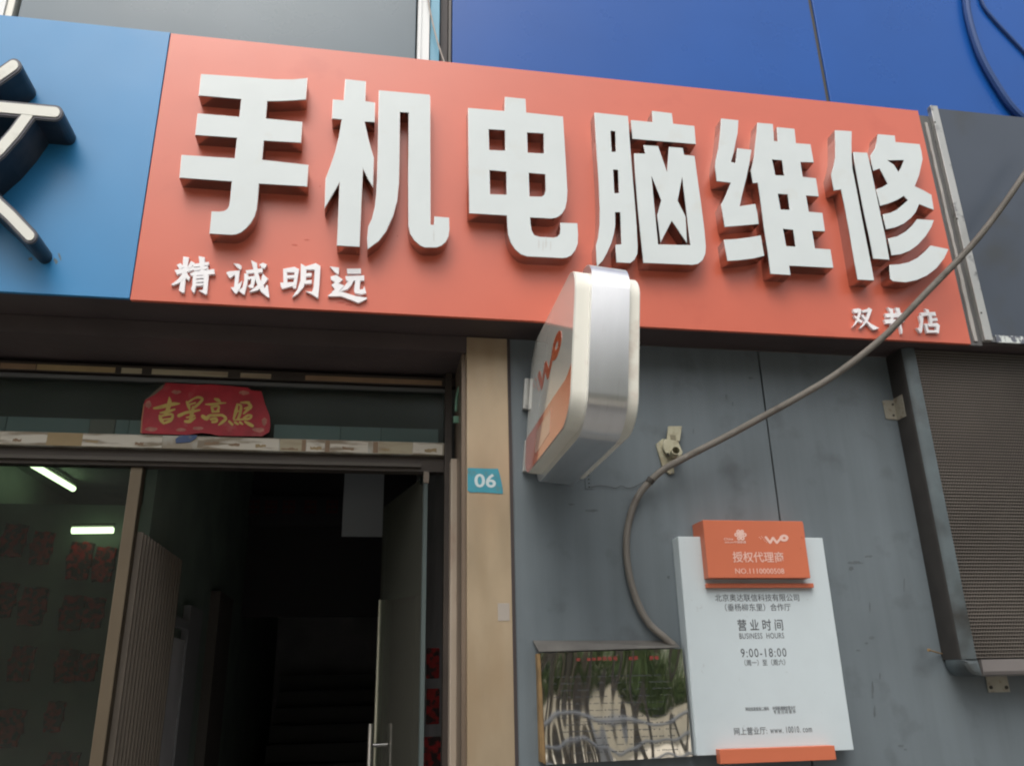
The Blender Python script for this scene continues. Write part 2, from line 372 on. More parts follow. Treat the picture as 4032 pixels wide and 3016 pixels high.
# back structure above and upper facade panels
MB().box(XL, XR, 0.061, 0.12, zs+0.03, TOP).build('upper_wall', M['gap'], bld)
def upper(name, u0, u1, m, y0=YU, v=100, bev=0.003, xr=None):
    a = at(u0, v, y0).x; b = xr if xr is not None else at(u1, v, y0).x
    return MB().box(a, b, y0, 0.06, zs+0.031, TOP, bev=bev).build(name, m, bld)
MB().box(XL, at(18, 30, YU-0.02).x, YU-0.02, 0.06, zs+0.031, TOP).build('window_post', M['whitepost'], bld)
upper('window_post', 24, 54, M['cream'], YU-0.01, 30)
upper('grey_panel', 62, 1638, M['greyglass'])
upper('white_post', 1645, 1692, M['whitepost'], YU-0.035)
upper('white_post', 1648, 1660, M['whitepost'], YU-0.045)
upper('light_blue_post', 1694, 1731, M['lightblue'], YU-0.02)
upper('dark_post', 1733, 1764, M['darkgap'], YU+0.03)
upper('bronze_trim', 1766, 1778, mat('bronze_trim', (0.09, 0.08, 0.07), 0.5), YU+0.015)
xs1 = at(3208, 100, YU).x
a0 = at(1781, 100, YU).x
for (a, b) in ((a0, xs1-0.012), (xs1+0.012, XR)):
    MB().box(a, b, YU, 0.06, zs+0.031, TOP, bev=0.004).build('blue_panel', M['blueglass'], bld)
MB().box(xs1-0.012, xs1+0.012, YU+0.012, 0.06, zs+0.031, TOP).build('panel_seam', mat('seam_brown', (0.06, 0.055, 0.045), 0.6), bld)

# ------------------------------------------------------------------ interior shell (parts of the building)
XI0, XI1, YI = -3.1, x_col0+0.3, 7.5
inn = MB(); inn.box(XI0, XI1, YD+0.06, YI, -0.02, 0.0); inn.build('shop_floor', M['indark'], bld)
MB().box(XI0, XI1, YD+0.07, YI, z_lin+0.45, z_lin+0.5).build('shop_ceiling', M['ingreen'], bld)
MB().box(XI0, XI1, YI, YI+0.1, 0, z_lin+0.5).build('back_wall', M['indark'], bld)
MB().box(XI0-0.1, XI0, YD+0.07, YI, 0, z_lin+0.5).build('side_wall', M['ingreen'], bld)
MB().box(x_col0+0.02, x_col0+0.08, YD+0.07, YI, 0, z_lin+0.5).build('side_wall', M['indark'], bld)
xp = -1.22                                       # partition between shop room and stairwell
MB().box(XI0, XI1, YD+0.062, YD+0.068, z_lin+0.03, z_lin+0.5).build('header_wall', M['indark'], bld)
MB().box(xp-0.17, XI1, 4.2, 4.3, 2.15, z_lin+0.5).build('stairwell_beam', mat('beam_plum', (0.035, 0.03, 0.033), 0.8), bld)

# ------------------------------------------------------------------ door head: beam, rails, transom
trn = thing('transom_window', 'dark transom window over the doorway between two tape-covered rails', 'window', (-1, YD, 2))
def zpx(u, v, Y): return at(u, v, Y).z
z_b0 = zpx(0, 1752, YD); z_b1 = zpx(0, 1697, YD); z_b0r = zpx(1740, 1791, YD)
zlo = (z_b0+z_b0r)/2; zhi = (zpx(0, 1697, YD)+zpx(1740, 1741, YD)+zpx(900, 1721, YD))/3
print('BEAM', z_b0, z_b0r, zpx(0, 1697, YD), zpx(1740, 1741, YD))
MB().box(XL, xd1, YD, YD+0.05, zlo, zhi, bev=0.003).build('beam', M['beam'], trn)
zt0 = zpx(1500, 1512, YD); zt1 = zpx(1500, 1478, YD)
MB().box(XL, xd1+0.06, YD, YD+0.05, zt0, zt1, bev=0.003).build('top_rail', M['brownrail'], trn)
zg0 = zpx(1500, 1538, YD+0.02); zg1 = zpx(1500, 1525, YD+0.02)
MB().box(XL, xd1, YD+0.012, YD+0.05, zg0, zg1).build('inner_rail', M['rail'], trn)
MB().box(XL, xd1, YD+0.03, YD+0.05, zg1, zt0).build('rail_gap', M['gap'], trn)
MB().box(XL, xd1, YD+0.028, YD+0.034, zhi, zg0).build('glass_pane', M['glass'], trn)
zbb = zpx(1300, 1690, YD+0.06)
MB().box(XL, xd1, YD+0.10, YD+0.12, zhi-0.02, zg0+0.1).build('blind', mat('transom_blind', (0.040, 0.044, 0.042), 0.8, var=0.1), trn)
zq = zpx(1400, 1682, YD+0.08)
x = XL
for (u0, u1, c) in ((-900, 20, 0.8), (24, 350, 1.0), (352, 450, 0.7), (455, 505, 1.0), (508, 560, 1.1), (1080, 1340, 1.15), (1342, 1500, 1.0), (1502, 1725, 0.9)):
    aa, bb = at(u0, 1690, YD+0.08).x, at(u1, 1690, YD+0.08).x
    mm = mat('pale_band', tuple(q*c for q in ((0.30, 0.355, 0.39) if c != 0.7 else (0.42, 0.36, 0.33))), 0.6)
    MB().box(aa, bb, YD+0.075, YD+0.095, zhi-0.02, zq).build('reflection_band', mm, trn)  # pale strips behind the glass imitate a reflected band
# scraps of old tape on both rails
for (z0, z1, y, segs) in ((zlo, zhi, YD, ((0, 185, 0), (185, 325, 3), (325, 640, 0), (780, 1100, 0), (1104, 1190, 1), (1190, 1206, 2), (1208, 1280, 0), (1282, 1300, 2), (1302, 1450, 0), (1470, 1490, 2), (1492, 1625, 1), (1627, 1742, 0), (-700, -2, 0))),
                          (zt0+0.004, zt1-0.012, YD, ((0, 140, 2), (145, 455, 3), (480, 560, 1), (600, 900, 1), (950, 1070, 1), (1205, 1740, 2), (-600, -5, 2)))):
    for (u0, u1, k) in segs:
        a, b = at(u0, 1730 if z0 == zlo else 1450, y).x, at(u1, 1730 if z0 == zlo else 1450, y).x
        j = random.uniform(0, 0.003)
        zz = z0+0.002+j if z0 == zlo else z0
        o_ = MB().box(a, b, y-0.0016-random.random()*0.001, y-0.0005, zz, z1-0.002-j).build('tape_scrap', M['tapes'][k], trn)
        if z0 == zlo and k in (0, 1) and b-a > 0.08:
            n = max(1, int((b-a)/0.12))
            for q in range(n):
                aa = a+(b-a)*(q+random.uniform(0.05, 0.4))/n; bb = min(b-0.004, aa+random.uniform(0.03, 0.1))
                hh = zz + random.uniform(0.006, 0.02); h2 = hh + random.uniform(0.006, 0.016)
                pts = []
                for t in range(7): pts.append((aa+(bb-aa)*t/6, hh+random.uniform(-0.003, 0.003)))
                for t in range(6, -1, -1): pts.append((aa+(bb-aa)*t/6, h2+random.uniform(-0.004, 0.004)))
                MB().prism(pts, y-0.0034, y-0.0028).build('tape_scrap', M['tapes'][random.choice((2, 2, 3))], trn)
a, b = at(690, 1740, YD), at(775, 1740, YD)
MB().prism([(a.x+0.004, zlo+0.026), (b.x-0.03, zlo+0.032), (b.x-0.006, zlo+0.05), (b.x, zhi+0.003), (a.x+0.02, zhi+0.001), (a.x, zlo+0.045)], YD-0.004, YD-0.001).build('tape_scrap', M['bluetape'], trn)
# door head under the beam
hd = thing('door_frame', 'dark bronze door head rail under the tape-covered beam', 'door frame', (-1, YD, 1.9))
zh = zpx(1000, 1838, YD+0.01)
MB().box(XL, xd1, YD+0.03, YD+0.1, zh, zlo-0.001).build('head', M['brownrail'], hd)
zt_ = zpx(1000, 1815, YD+0.02)
MB().box(XL, at(1660, 1815, YD).x, YD+0.012, YD+0.03, zt_-0.012, zt_+0.004).build('track', mat('track', (0.085, 0.075, 0.065), 0.4, metal=0.4), hd)

# red couplet banner
YN = YD + 0.008
ban = thing('door_banner', 'creased red paper banner with gold characters stuck over the doorway', 'banner', at(800, 1650, YN))
bl = pxloop([(545, 98), (980, 125), (1210, 122), (1700, 168), (1745, 205), (1890, 218), (1940, 400), (2005, 560), (2015, 700), (2000, 790),
             (1900, 850), (1290, 842), (1180, 815), (1050, 800), (950, 815), (850, 830), (190, 808), (205, 600), (235, 400), (260, 340), (400, 260), (500, 180)], (500, 1480), 3.5677, YN)
link('paper', shift(shape([bl], 0.002), YN-0.002), M['bannerred'], ban)
edge = pxloop([(190, 806), (205, 600), (235, 400), (248, 402), (220, 600), (207, 806)], (500, 1480), 3.5677, YN)
link('paper_edge', shift(shape([edge], 0.001), YN-0.0035), mat('edge_orange', (0.45, 0.2, 0.1), 0.5), ban)
fold = pxloop([(530, 105), (500, 180), (400, 262), (250, 345), (330, 280), (430, 190)], (500, 1480), 3.5677, YN)
link('folded_corner', shift(shape([fold], 0.001), YN-0.004), mat('paper_back', (0.16, 0.12, 0.09), 0.7), ban)
# brush strokes, one list per character: ((x, y, halfwidth)...)
BR = {
 '吉': [[(380, 455, 14), (470, 440, 24), (560, 415, 26), (660, 395, 24), (740, 390, 8)], [(595, 300, 8), (600, 360, 28), (585, 430, 30), (560, 500, 22)],
       [(470, 520, 12), (560, 505, 22), (670, 470, 12)], [(460, 560, 16), (480, 620, 26), (520, 670, 14)], [(470, 570, 14), (560, 545, 18), (640, 545, 16), (620, 620, 20), (540, 660, 18)], [(500, 615, 12), (610, 600, 12)]],
 '星': [[(840, 365, 14), (865, 420, 24), (880, 470, 12)], [(860, 370, 12), (930, 325, 12), (1000, 300, 16), (1060, 325, 18), (1010, 390, 18), (950, 440, 18)], [(890, 400, 12), (960, 380, 12)],
       [(730, 560, 24), (820, 520, 20), (920, 500, 20), (1020, 480, 12)], [(930, 440, 18), (910, 540, 26), (890, 640, 22)], [(840, 585, 12), (950, 560, 12)], [(820, 640, 18), (880, 640, 24), (960, 590, 10)]],
 '高': [[(1235, 325, 14), (1280, 340, 24), (1310, 360, 10)], [(1105, 400, 8), (1200, 400, 18), (1300, 385, 14), (1390, 380, 6)], [(1190, 440, 16), (1210, 500, 20)], [(1190, 440, 12), (1290, 425, 14), (1275, 490, 18)], [(1200, 505, 14), (1290, 500, 14)],
       [(1065, 570, 26), (1120, 600, 28), (1160, 560, 20), (1250, 555, 18), (1340, 555, 18), (1390, 600, 20), (1340, 650, 20), (1290, 690, 10)], [(1180, 610, 18), (1250, 600, 20), (1260, 640, 16), (1200, 650, 16)]],
 '照': [[(1550, 400, 14), (1530, 500, 24), (1500, 600, 14)], [(1550, 400, 12), (1600, 420, 18), (1590, 520, 20), (1560, 600, 16)], [(1540, 500, 10), (1590, 490, 10)], [(1600, 375, 10), (1680, 375, 18), (1720, 370, 10)],
       [(1700, 380, 18), (1740, 430, 22), (1690, 480, 20), (1640, 530, 12)], [(1650, 460, 10), (1720, 430, 10)], [(1640, 590, 12), (1700, 555, 16), (1750, 560, 14), (1720, 600, 16), (1630, 610, 14), (1500, 620, 8)],
       [(1435, 640, 16), (1480, 685, 18)], [(1520, 655, 18), (1560, 680, 14)], [(1590, 655, 18), (1625, 680, 12)], [(1660, 645, 14), (1720, 680, 24), (1765, 705, 20)]]}
def brush(strokes, o, s, Y, depth, name, m, parent):
    mb = MB(); k = 0
    for st in strokes:
        pts = [Vector((x, y, h)) for x, y, h in st]; pts = resample(pts, 18) if len(pts) > 1 else pts
        Lf, Rt = [], []
        for i, p in enumerate(pts):
            d = (pts[min(i+1, len(pts)-1)]-pts[max(0, i-1)]); d = Vector((d.x, d.y)).normalized(); n = Vector((-d.y, d.x))
            Lf.append((p.x+n.x*p.z, p.y+n.y*p.z)); Rt.append((p.x-n.x*p.z, p.y-n.y*p.z))
        for i in range(len(pts)-1):
            q = pxloop([Lf[i], Lf[i+1], Rt[i+1], Rt[i]], o, s, Y)
            vs = [mb.bm.verts.new((a, Y-depth-k*0.00025-i*0.000004, b)) for a, b in q]
            mb.bm.faces.new(vs)
            ws = [mb.bm.verts.new((a, Y, b)) for a, b in q]
            for e in ((0, 1), (2, 3)): mb.bm.faces.new((vs[e[0]], vs[e[1]], ws[e[1]], ws[e[0]]))
        for end in (0, -1):
            cx, cy, h = pts[end]; q = pxloop([(cx+h*math.cos(t), cy+h*math.sin(t)) for t in [2*math.pi*j/12 for j in range(12)]], o, s, Y)
            mb.bm.faces.new([mb.bm.verts.new((a, Y-depth-0.0001-k*0.00025, b)) for a, b in q])
        k += 1
    return mb.build(name, m, parent)
for ch, st in BR.items(): brush(st, (500, 1480), 3.5677, YN-0.0022, 0.0006, 'gold_character', M['gold'], ban)
for (u, v, w_, h_) in ((690, 230, 70, 26), (1650, 240, 80, 30), (300, 400, 45, 60), (345, 750, 90, 30), (1000, 735, 80, 24), (760, 760, 70, 26), (1850, 760, 90, 34), (1930, 640, 40, 60)):
    lp = [(u+w_*math.cos(t)*(0.8+0.3*random.random()), v+h_*math.sin(t)*(0.7+0.5*random.random())) for t in [2*math.pi*j/14 for j in range(14)]]
    link('flower_print', shift(shape([pxloop(lp, (500, 1480), 3.5677, YN)], 0.0004), YN-0.0027), mat('flower_print', (0.42, 0.16, 0.12), 0.5, var=0.3, vscale=40), ban)

# ------------------------------------------------------------------ red fascia sign
sgn = thing('red_shop_sign', 'long red fascia sign with six big raised white Chinese characters above the doorway', 'sign', ((xl_red+xr_red)/2, YB, zb_red))
MB().box(xl_red+0.002, xr_red, YB, YB+0.02, zb_red, zt_red, bev=0.0015, seg=1).build('sign_board', M['red'], sgn)
MB().box(xl_red+0.002, xr_red, YB+0.0202, 0.0, zt_red-0.03, zt_red-0.002).build('top_return', M['soffit'], sgn)
MB().box(xr_red-0.02, xr_red-0.001, YB+0.0202, -0.065, zb_red+0.045, zt_red-0.031).build('end_return', M['soffit'], sgn)
BIG = {
 '手': ((650, 200), 2.0692, [[[(292,190),(620,212),(900,233),(1040,234),(1110,228),(1160,222),(1147,400),(1060,407),(940,413),(832,414),(820,552),(1118,580),(1108,752),(805,735),(790,888),(1168,930),(1158,1108),(765,1085),(758,1180),(747,1290),(730,1350),(700,1405),(660,1450),(620,1482),(580,1498),(540,1502),(360,1492),(378,1308),(440,1310),(480,1305),(505,1290),(520,1265),(528,1220),(535,1150),(543,1067),(115,1036),(133,848),(567,876),(585,712),(243,688),(264,510),(605,538),(620,397),(272,367)]]]),
 '机': ((1250, 280), 2.15, [[[(235,68),(411,88),(405,255),(488,268),(484,436),(400,430),(432,575),(455,660),(478,735),(470,985),(430,920),(385,828),(357,1490),(164,1478),(187,945),(150,1010),(60,1165),(68,910),(110,800),(150,680),(180,560),(205,412),(122,405),(130,240),(222,248)]],
        [[(520,163),(948,200),(955,215),(956,700),(958,1300),(986,1302),(990,1230),(1115,1240),(1118,1340),(1110,1400),(1085,1450),(1050,1480),(1010,1495),(910,1495),(870,1480),(820,1435),(785,1380),(770,1310),(768,900),(772,355),(698,350),(695,700),(690,950),(675,1100),(640,1230),(580,1360),(520,1440),(425,1510),(420,1420),(430,1315),(460,1250),(485,1150),(497,1050),(505,900),(512,600)]]]),
 '电': ((1780, 360), 2.298, [[[(478,50),(665,68),(672,192),(1005,228),(1022,500),(1035,720),(1045,900),(1040,990),(1025,1060),(995,1110),(950,1143),(900,1153),(708,1142),(712,1200),(722,1260),(745,1300),(790,1315),(920,1322),(955,1312),(975,1290),(980,1250),(980,1188),(1135,1192),(1142,1300),(1138,1380),(1115,1440),(1080,1485),(1040,1505),(1000,1510),(680,1495),(620,1475),(570,1430),(530,1370),(508,1300),(500,1210),(495,1125),(155,1105),(150,700),(145,150),(475,178)],
        [(332,345),(478,355),(483,537),(337,530)],[(680,375),(828,383),(832,562),(685,555)],[(340,715),(490,728),(495,935),(345,930)],[(695,740),(843,752),(847,900),(835,935),(810,952),(702,950)]]]),
 '脑': ((2300, 420), 2.3635, [[[(95,55),(410,88),(425,290),(445,560),(470,850),(490,1100),(500,1300),(497,1370),(470,1425),(430,1458),(300,1450),(292,1285),(348,1280),(340,1100),(335,985),(290,985),(292,1100),(280,1180),(255,1270),(215,1360),(175,1435),(120,1490),(115,1440),(110,1290),(130,1220),(143,1100),(145,950),(135,700),(115,400)],
        [(247,228),(288,232),(298,420),(258,420)],[(272,588),(315,592),(325,805),(283,805)]],
        [[(632,40),(818,62),(830,160),(1028,180),(1042,352),(448,302),(437,125),(638,145)]],
        [[(553,358),(690,368),(772,605),(790,375),(920,385),(932,448),(1030,460),(1055,650),(1090,900),(1120,1130),(1135,1300),(1130,1370),(1105,1430),(1060,1465),(1010,1475),(550,1455),(530,1250),(500,950),(480,700),(465,435),(570,438)],
         [(630,655),(718,872),(680,1010),(710,1270),(816,1065),(960,1278),(946,1024),(872,876),(912,665),(954,1000),(990,1288),(690,1281),(664,1010),(645,820)]]]),
 '维': ((2770, 440), 2.298, [[[(160,62),(318,78),(310,200),(290,290),(275,370),(250,455),(290,465),(305,330),(435,345),(415,480),(390,600),(350,760),(330,855),(470,833),(490,920),(502,1018),(350,1032),(190,1045),(175,940),(160,840),(200,760),(245,645),(118,630),(105,500),(110,440),(135,330),(150,200)]],
        [[(185,1158),(300,1150),(420,1135),(520,1118),(552,1305),(450,1330),(330,1345),(215,1352),(200,1260)]],
        [[(488,100),(630,112),(635,180),(640,265),(672,270),(665,140),(825,155),(838,285),(970,295),(1000,462),(880,458),(900,590),(1020,602),(1045,770),(930,760),(955,905),(1078,915),(1102,1085),(985,1080),(1010,1235),(1150,1245),(1178,1415),(778,1395),(790,1480),(605,1468),(580,1260),(545,1040),(520,840),(490,645),(445,650),(432,560),(430,530),(455,420),(470,280),(482,180)],
         [(622,435),(708,442),(732,578),(652,575)],[(675,745),(760,750),(782,888),(700,885)],[(722,1062),(810,1070),(835,1220),(750,1215)]]]),
 '修': ((3220, 480), 2.3643, [[[(160,78),(318,88),(316,200),(318,340),(325,440),(350,560),(380,720),(420,930),(460,1130),(500,1330),(527,1478),(370,1470),(340,1300),(300,1060),(260,840),(215,632),(148,642),(135,560),(125,490),(150,400),(163,330),(163,200)]],
        [[(330,280),(462,288),(500,450),(540,640),(590,880),(630,1060),(670,1285),(515,1275),(480,1080),(430,850),(385,620),(350,430)]],
        [[(560,115),(718,128),(725,188),(950,208),(968,280),(978,350),(945,500),(905,600),(980,635),(1060,680),(1083,822),(1010,795),(945,768),(915,840),(870,895),(800,950),(720,985),(635,1003),(620,940),(608,860),(680,845),(740,815),(800,765),(838,730),(800,692),(740,728),(660,762),(578,785),(560,700),(545,628),(600,608),(652,578),(615,510),(575,438),(515,458),(500,390),(490,315),(535,245),(550,180)],
         [(650,360),(800,358),(780,420),(752,465),(710,400)]],
        [[(925,905),(1083,915),(1060,980),(1010,1060),(940,1140),(860,1200),(770,1235),(685,1245),(670,1160),(655,1085),(740,1065),(820,1020),(880,965)]],
        [[(1050,1150),(1220,1185),(1180,1270),(1110,1360),(1020,1430),(920,1475),(820,1495),(700,1485),(672,1460),(668,1330),(760,1325),(850,1305),(930,1265),(1000,1205)]]])}
for ch, (o, s, comps) in BIG.items():
    body = None
    cases, faces = [], []
    for comp in comps:
        loops = [pxloop(lp, o, s, YL) for lp in comp]
        cases.append(shift(shape(loops, -YL+YB-0.003), YL+0.003))
        faces.append(shift(shape(loops, 0.0032, offset=-0.0012, bevel=0.0006), YL))
    def joined(ms, name):
        bm = bmesh.new()
        for m_ in ms: bm.from_mesh(m_); D.meshes.remove(m_)
        r = D.meshes.new(name); bm.to_mesh(r); bm.free(); return r
    body = link('character', joined(cases, 'character'), M['return'], sgn)
    link('face_plate', joined(faces, 'face_plate'), M['letter'], body)

SMALL = {
 '精': [[(215,80),(275,90),(262,150),(250,260),(236,330),(226,450),(212,458),(170,430),(185,340),(205,240)],[(125,222),(330,180),(335,215),(150,268)],[(205,262),(160,318),(88,372),(110,378),(170,355),(225,305)],[(240,235),(287,300),(268,332),(236,290)],[(148,168),(188,150),(222,192),(178,214)],[(295,128),(335,150),(285,205),(262,192)],
        [(375,78),(440,92),(430,250),(395,250)],[(305,162),(480,138),(484,168),(330,192)],[(322,205),(470,180),(474,208),(330,232)],[(282,262),(330,240),(535,213),(542,264),(300,282)],
        [(318,265),(352,268),(346,400),(330,460),(318,455),(295,420),(310,380)],[(425,255),(482,258),(462,470),(445,475),(375,435),(420,430),(428,350)],[(345,288),(430,283),(430,305),(345,312)],[(345,328),(428,322),(428,344),(345,352)],[(342,366),(426,360),(426,382),(342,390)]],
 '诚': [[(735,152),(790,157),(820,178),(812,212),(798,212),(768,185)],[(660,246),(690,234),(800,224),(798,250),(755,262),(700,305),(684,288)],[(745,240),(798,245),(782,370),(825,330),(805,400),(770,462),(752,462),(705,402),(742,398),(752,300)],
        [(862,225),(1036,203),(1038,245),(870,256)],[(848,256),(888,262),(882,340),(866,410),(850,476),(835,472),(790,434),(830,400),(846,330)],[(880,292),(965,280),(960,330),(938,408),(898,402),(885,385),(915,370),(922,315),(880,322)],
        [(918,120),(978,150),(986,230),(1012,320),(1062,412),(1078,376),(1092,380),(1108,505),(1092,505),(1020,445),(972,350),(948,240)],[(1040,262),(1095,312),(1050,375),(985,432),(905,452),(902,446),(975,390),(1020,330)],[(1042,148),(1085,165),(1060,206),(1036,202),(1004,165)]],
 '明': [[(1250,208),(1290,214),(1294,380),(1264,408),(1252,330)],[(1250,208),(1370,188),(1414,213),(1400,242),(1290,242)],[(1368,195),(1416,210),(1402,290),(1382,412),(1350,405),(1366,290)],[(1288,276),(1382,272),(1382,300),(1288,308)],[(1220,352),(1372,346),(1380,380),(1240,416),(1226,390)],
        [(1435,155),(1492,188),(1486,330),(1460,400),(1400,470),(1345,503),(1400,420),(1430,330)],[(1478,186),(1590,152),(1636,180),(1626,216),(1485,218)],[(1580,162),(1638,178),(1628,350),(1612,515),(1560,480),(1484,442),(1550,448),(1566,400),(1574,300)],[(1485,256),(1545,252),(1545,285),(1485,290)],[(1478,330),(1548,324),(1546,360),(1478,368)]],
 '远': [[(1735,183),(1830,195),(1828,255),(1815,262),(1780,235)],[(1742,288),(1802,272),(1868,318),(1822,358),(1882,380),(1838,432),(1800,455),(1755,445),(1790,420),(1752,375),(1790,345),(1748,320)],[(1715,486),(1760,452),(1830,440),(1900,458),(2000,490),(2122,508),(2115,522),(2030,562),(1950,528),(1850,492),(1720,492)],
        [(1912,208),(2056,206),(2058,255),(1915,258)],[(1895,285),(2090,278),(2092,330),(1905,332)],[(1938,322),(1984,322),(1962,370),(1920,420),(1830,447),(1885,390)],[(2000,322),(2052,322),(2042,425),(2080,420),(2092,388),(2112,460),(2060,472),(1994,458),(1985,430)]]}
SMALL2 = {
 '双': [[(195,140),(300,122),(350,138),(362,172),(330,195),(240,215),(205,192)],[(312,150),(362,165),(342,260),(302,370),(250,440),(185,492),(240,420),(278,330),(300,250)],[(205,258),(250,278),(330,338),(382,370),(372,410),(300,372),(240,312)],
        [(372,165),(480,135),(505,108),(572,150),(560,185),(390,205)],[(500,140),(562,165),(532,260),(482,380),(410,462),(340,522),(325,512),(400,430),(448,330),(480,230)],[(350,255),(402,250),(470,370),(550,430),(640,480),(712,515),(640,542),(588,545),(515,470),(430,360)]],
 '井': [[(825,225),(1215,213),(1236,290),(850,297)],[(812,340),(1200,342),(1215,385),(1180,402),(840,424)],[(875,103),(985,138),(992,300),(1002,420),(985,500),(958,572),(890,582),(942,480),(950,380),(935,200)],[(1025,108),(1112,115),(1137,220),(1134,400),(1172,550),(1172,622),(1148,622),(1108,430),(1083,250)]],
 '店': [[(1612,128),(1690,150),(1708,192),(1660,198)],[(1518,207),(1820,194),(1842,272),(1740,258),(1560,274)],[(1497,268),(1555,268),(1588,310),(1574,500),(1556,602),(1520,602),(1452,508),(1524,520),(1536,400)],[(1668,195),(1732,215),(1762,300),(1768,455),(1718,445),(1708,320),(1688,250)],[(1742,325),(1852,308),(1872,370),(1756,372)],
        [(1605,428),(1652,425),(1705,600),(1660,612)],[(1645,432),(1852,412),(1908,460),(1880,485),(1690,478)],[(1838,440),(1908,458),(1888,622),(1840,604)],[(1690,556),(1850,562),(1850,604),(1700,604)]]}
YS = YB - 0.014
for dic, o, s in ((SMALL, (640, 980), 2.6333), (SMALL2, (3320, 1190), 5.027)):
    for ch, strokes in dic.items():
        mb = MB()
        for k, st in enumerate(strokes):
            mb.prism(pxloop(st, o, s, YS), YS-k*0.0003, YB-0.0002-k*0.00002)
        mb.build('small_character', M['smallletter'], sgn)

# ------------------------------------------------------------------ blue fascia sign at the left
zb_b = at(300, 1163, YB).z; zt_b = (at(400, 99, YB).z+at(20, 60, YB).z)/2
bs = thing('blue_shop_sign', 'sky blue fascia sign with a large dark-cased character beside the red sign', 'sign', (-1.9, YB, zb_b))
MB().box(XL, xl_red-0.002, YB+0.002, YB+0.02, zb_b, zt_b, bev=0.0015, seg=1).build('sign_board', M['blue'], bs)
MB().box(XL, xl_red-0.002, YB+0.0202, 0.0, zt_b-0.03, zt_b-0.004).build('top_return', M['soffit'], bs)
YC = YB - 0.165
def capsule(path, h):                            # thick rounded polyline as a loop
    P = [Vector(p) for p in path]; Lf, Rt = [], []
    for i, p in enumerate(P):
        d = (P[min(i+1, len(P)-1)]-P[max(0, i-1)]).normalized(); n = Vector((-d.y, d.x))
        Lf.append(p+n*h); Rt.append(p-n*h)
    def cap(c, d0, k=9):
        a0 = math.atan2(d0.y, d0.x); return [c+Vector((math.cos(a0-math.pi*j/k), math.sin(a0-math.pi*j/k)))*h for j in range(1, k)]
    d1 = (P[-1]-P[-2]).normalized(); d0 = (P[0]-P[1]).normalized()
    loop = Lf + cap(P[-1], Vector((-d1.y, d1.x))) + Rt[::-1] + cap(P[0], Vector((-d0.y, d0.x)))
    return [(q.x, q.y) for q in loop]
SEG = [[(-210, 400), (-60, 320), (100, 208)], [(-420, 468), (-150, 495), (120, 520), (400, 545)], [(205, 560), (110, 690), (0, 815), (-170, 960), (-420, 1130)], [(-300, 800), (-200, 930), (-60, 1160), (80, 1290), (215, 1432)]]
cs = None
for k, sg in enumerate(SEG):
    for h, y0, y1, nm, m_ in ((58, YC+k*0.0012, YB+0.002, 'character_casing', M['darkcase']), (50, YC-0.004+k*0.0012, YC+0.004, 'trim', M['rimgrey']), (36, YC-0.009+k*0.0012, YC+0.002, 'white_inlay', M['creamface'])):
        lp = pxloop(capsule(sg, h), (0, 150), 1.8375, YC)
        ob_ = MB().prism(lp, y0, y1).build(nm, m_, bs if nm == 'character_casing' else cs)
        if nm == 'character_casing': cs = ob_

# ------------------------------------------------------------------ slate sign panel at the right
nb = thing('slate_sign_panel', 'dark slate sign panel with pale metal edge strips right of the red sign', 'sign', (3.2, YB, zb_red))
xa = at(3700, 440, YB).x; xb = at(3668, 440, YB).x
x_a2 = at(3895, 1330, YB).x
print('NB', xa, x_a2, at(3663, 440, YB).x, at(3866, 1330, YB).x)
xe0 = (at(3664, 440, YB).x+at(3868, 1330, YB).x)/2; xe1 = (at(3692, 440, YB).x+at(3900, 1330, YB).x)/2
zt_n = at(3680, 425, YB).z; zb_n = at(3880, 1343, YB).z
MB().box(xe1+0.001, XR, YB+0.004, YB+0.02, zb_n+0.03, zt_n+0.0).build('panel', M['neighbour'], nb)
MB().box(xe0, xe1, YB-0.012, YB+0.02, zb_n, zt_n+0.005, bev=0.003).build('edge_strip', M['alu2'], nb)
zrail = at(3960, 1335, YB).z
MB().box(xe1+0.03, XR, YB+0.002, YB+0.014, zrail-0.018, zrail+0.02).build('bottom_rail', M['whiteflake'], nb)
MB().box(xe1+0.001, XR, YB+0.006, YB+0.016, zb_n+0.0, zb_n+0.029).build('bottom_trim', M['rail'], nb)
MB().box(xr_red+0.002, xe0-0.001, YB+0.012, YB+0.03, zb_red, zt_red-0.02).build('filler_strip', mat('filler_grey', (0.10, 0.10, 0.10), 0.5), nb)
xs_ = (at(3648, 500, YB).x+at(3850, 1330, YB).x)/2
pts = []
for i in range(24): pts.append((xs_-0.008+random.uniform(-0.002, 0.002) - (0.004 if i < 8 else 0), zb_red+0.02+i*(zt_red-0.09-zb_red)/23))
for i in range(23, -1, -1): pts.append((xs_+0.008+random.uniform(-0.003, 0.002), zb_red+0.02+i*(zt_red-0.09-zb_red)/23))
MB().prism(pts, YB+0.004, YB+0.0115).build('worn_strip', mat('worn_strip', (0.36, 0.34, 0.32), 0.5, var=0.15, vscale=12), nb)
for (u, v) in ((3682, 482), (3769, 861), (3864, 1232)):
    p = at(u, v, YB-0.013); MB().cyl((p.x, YB-0.014, p.z), (p.x, YB-0.011, p.z), 0.005).build('screw', M['screw'], nb)

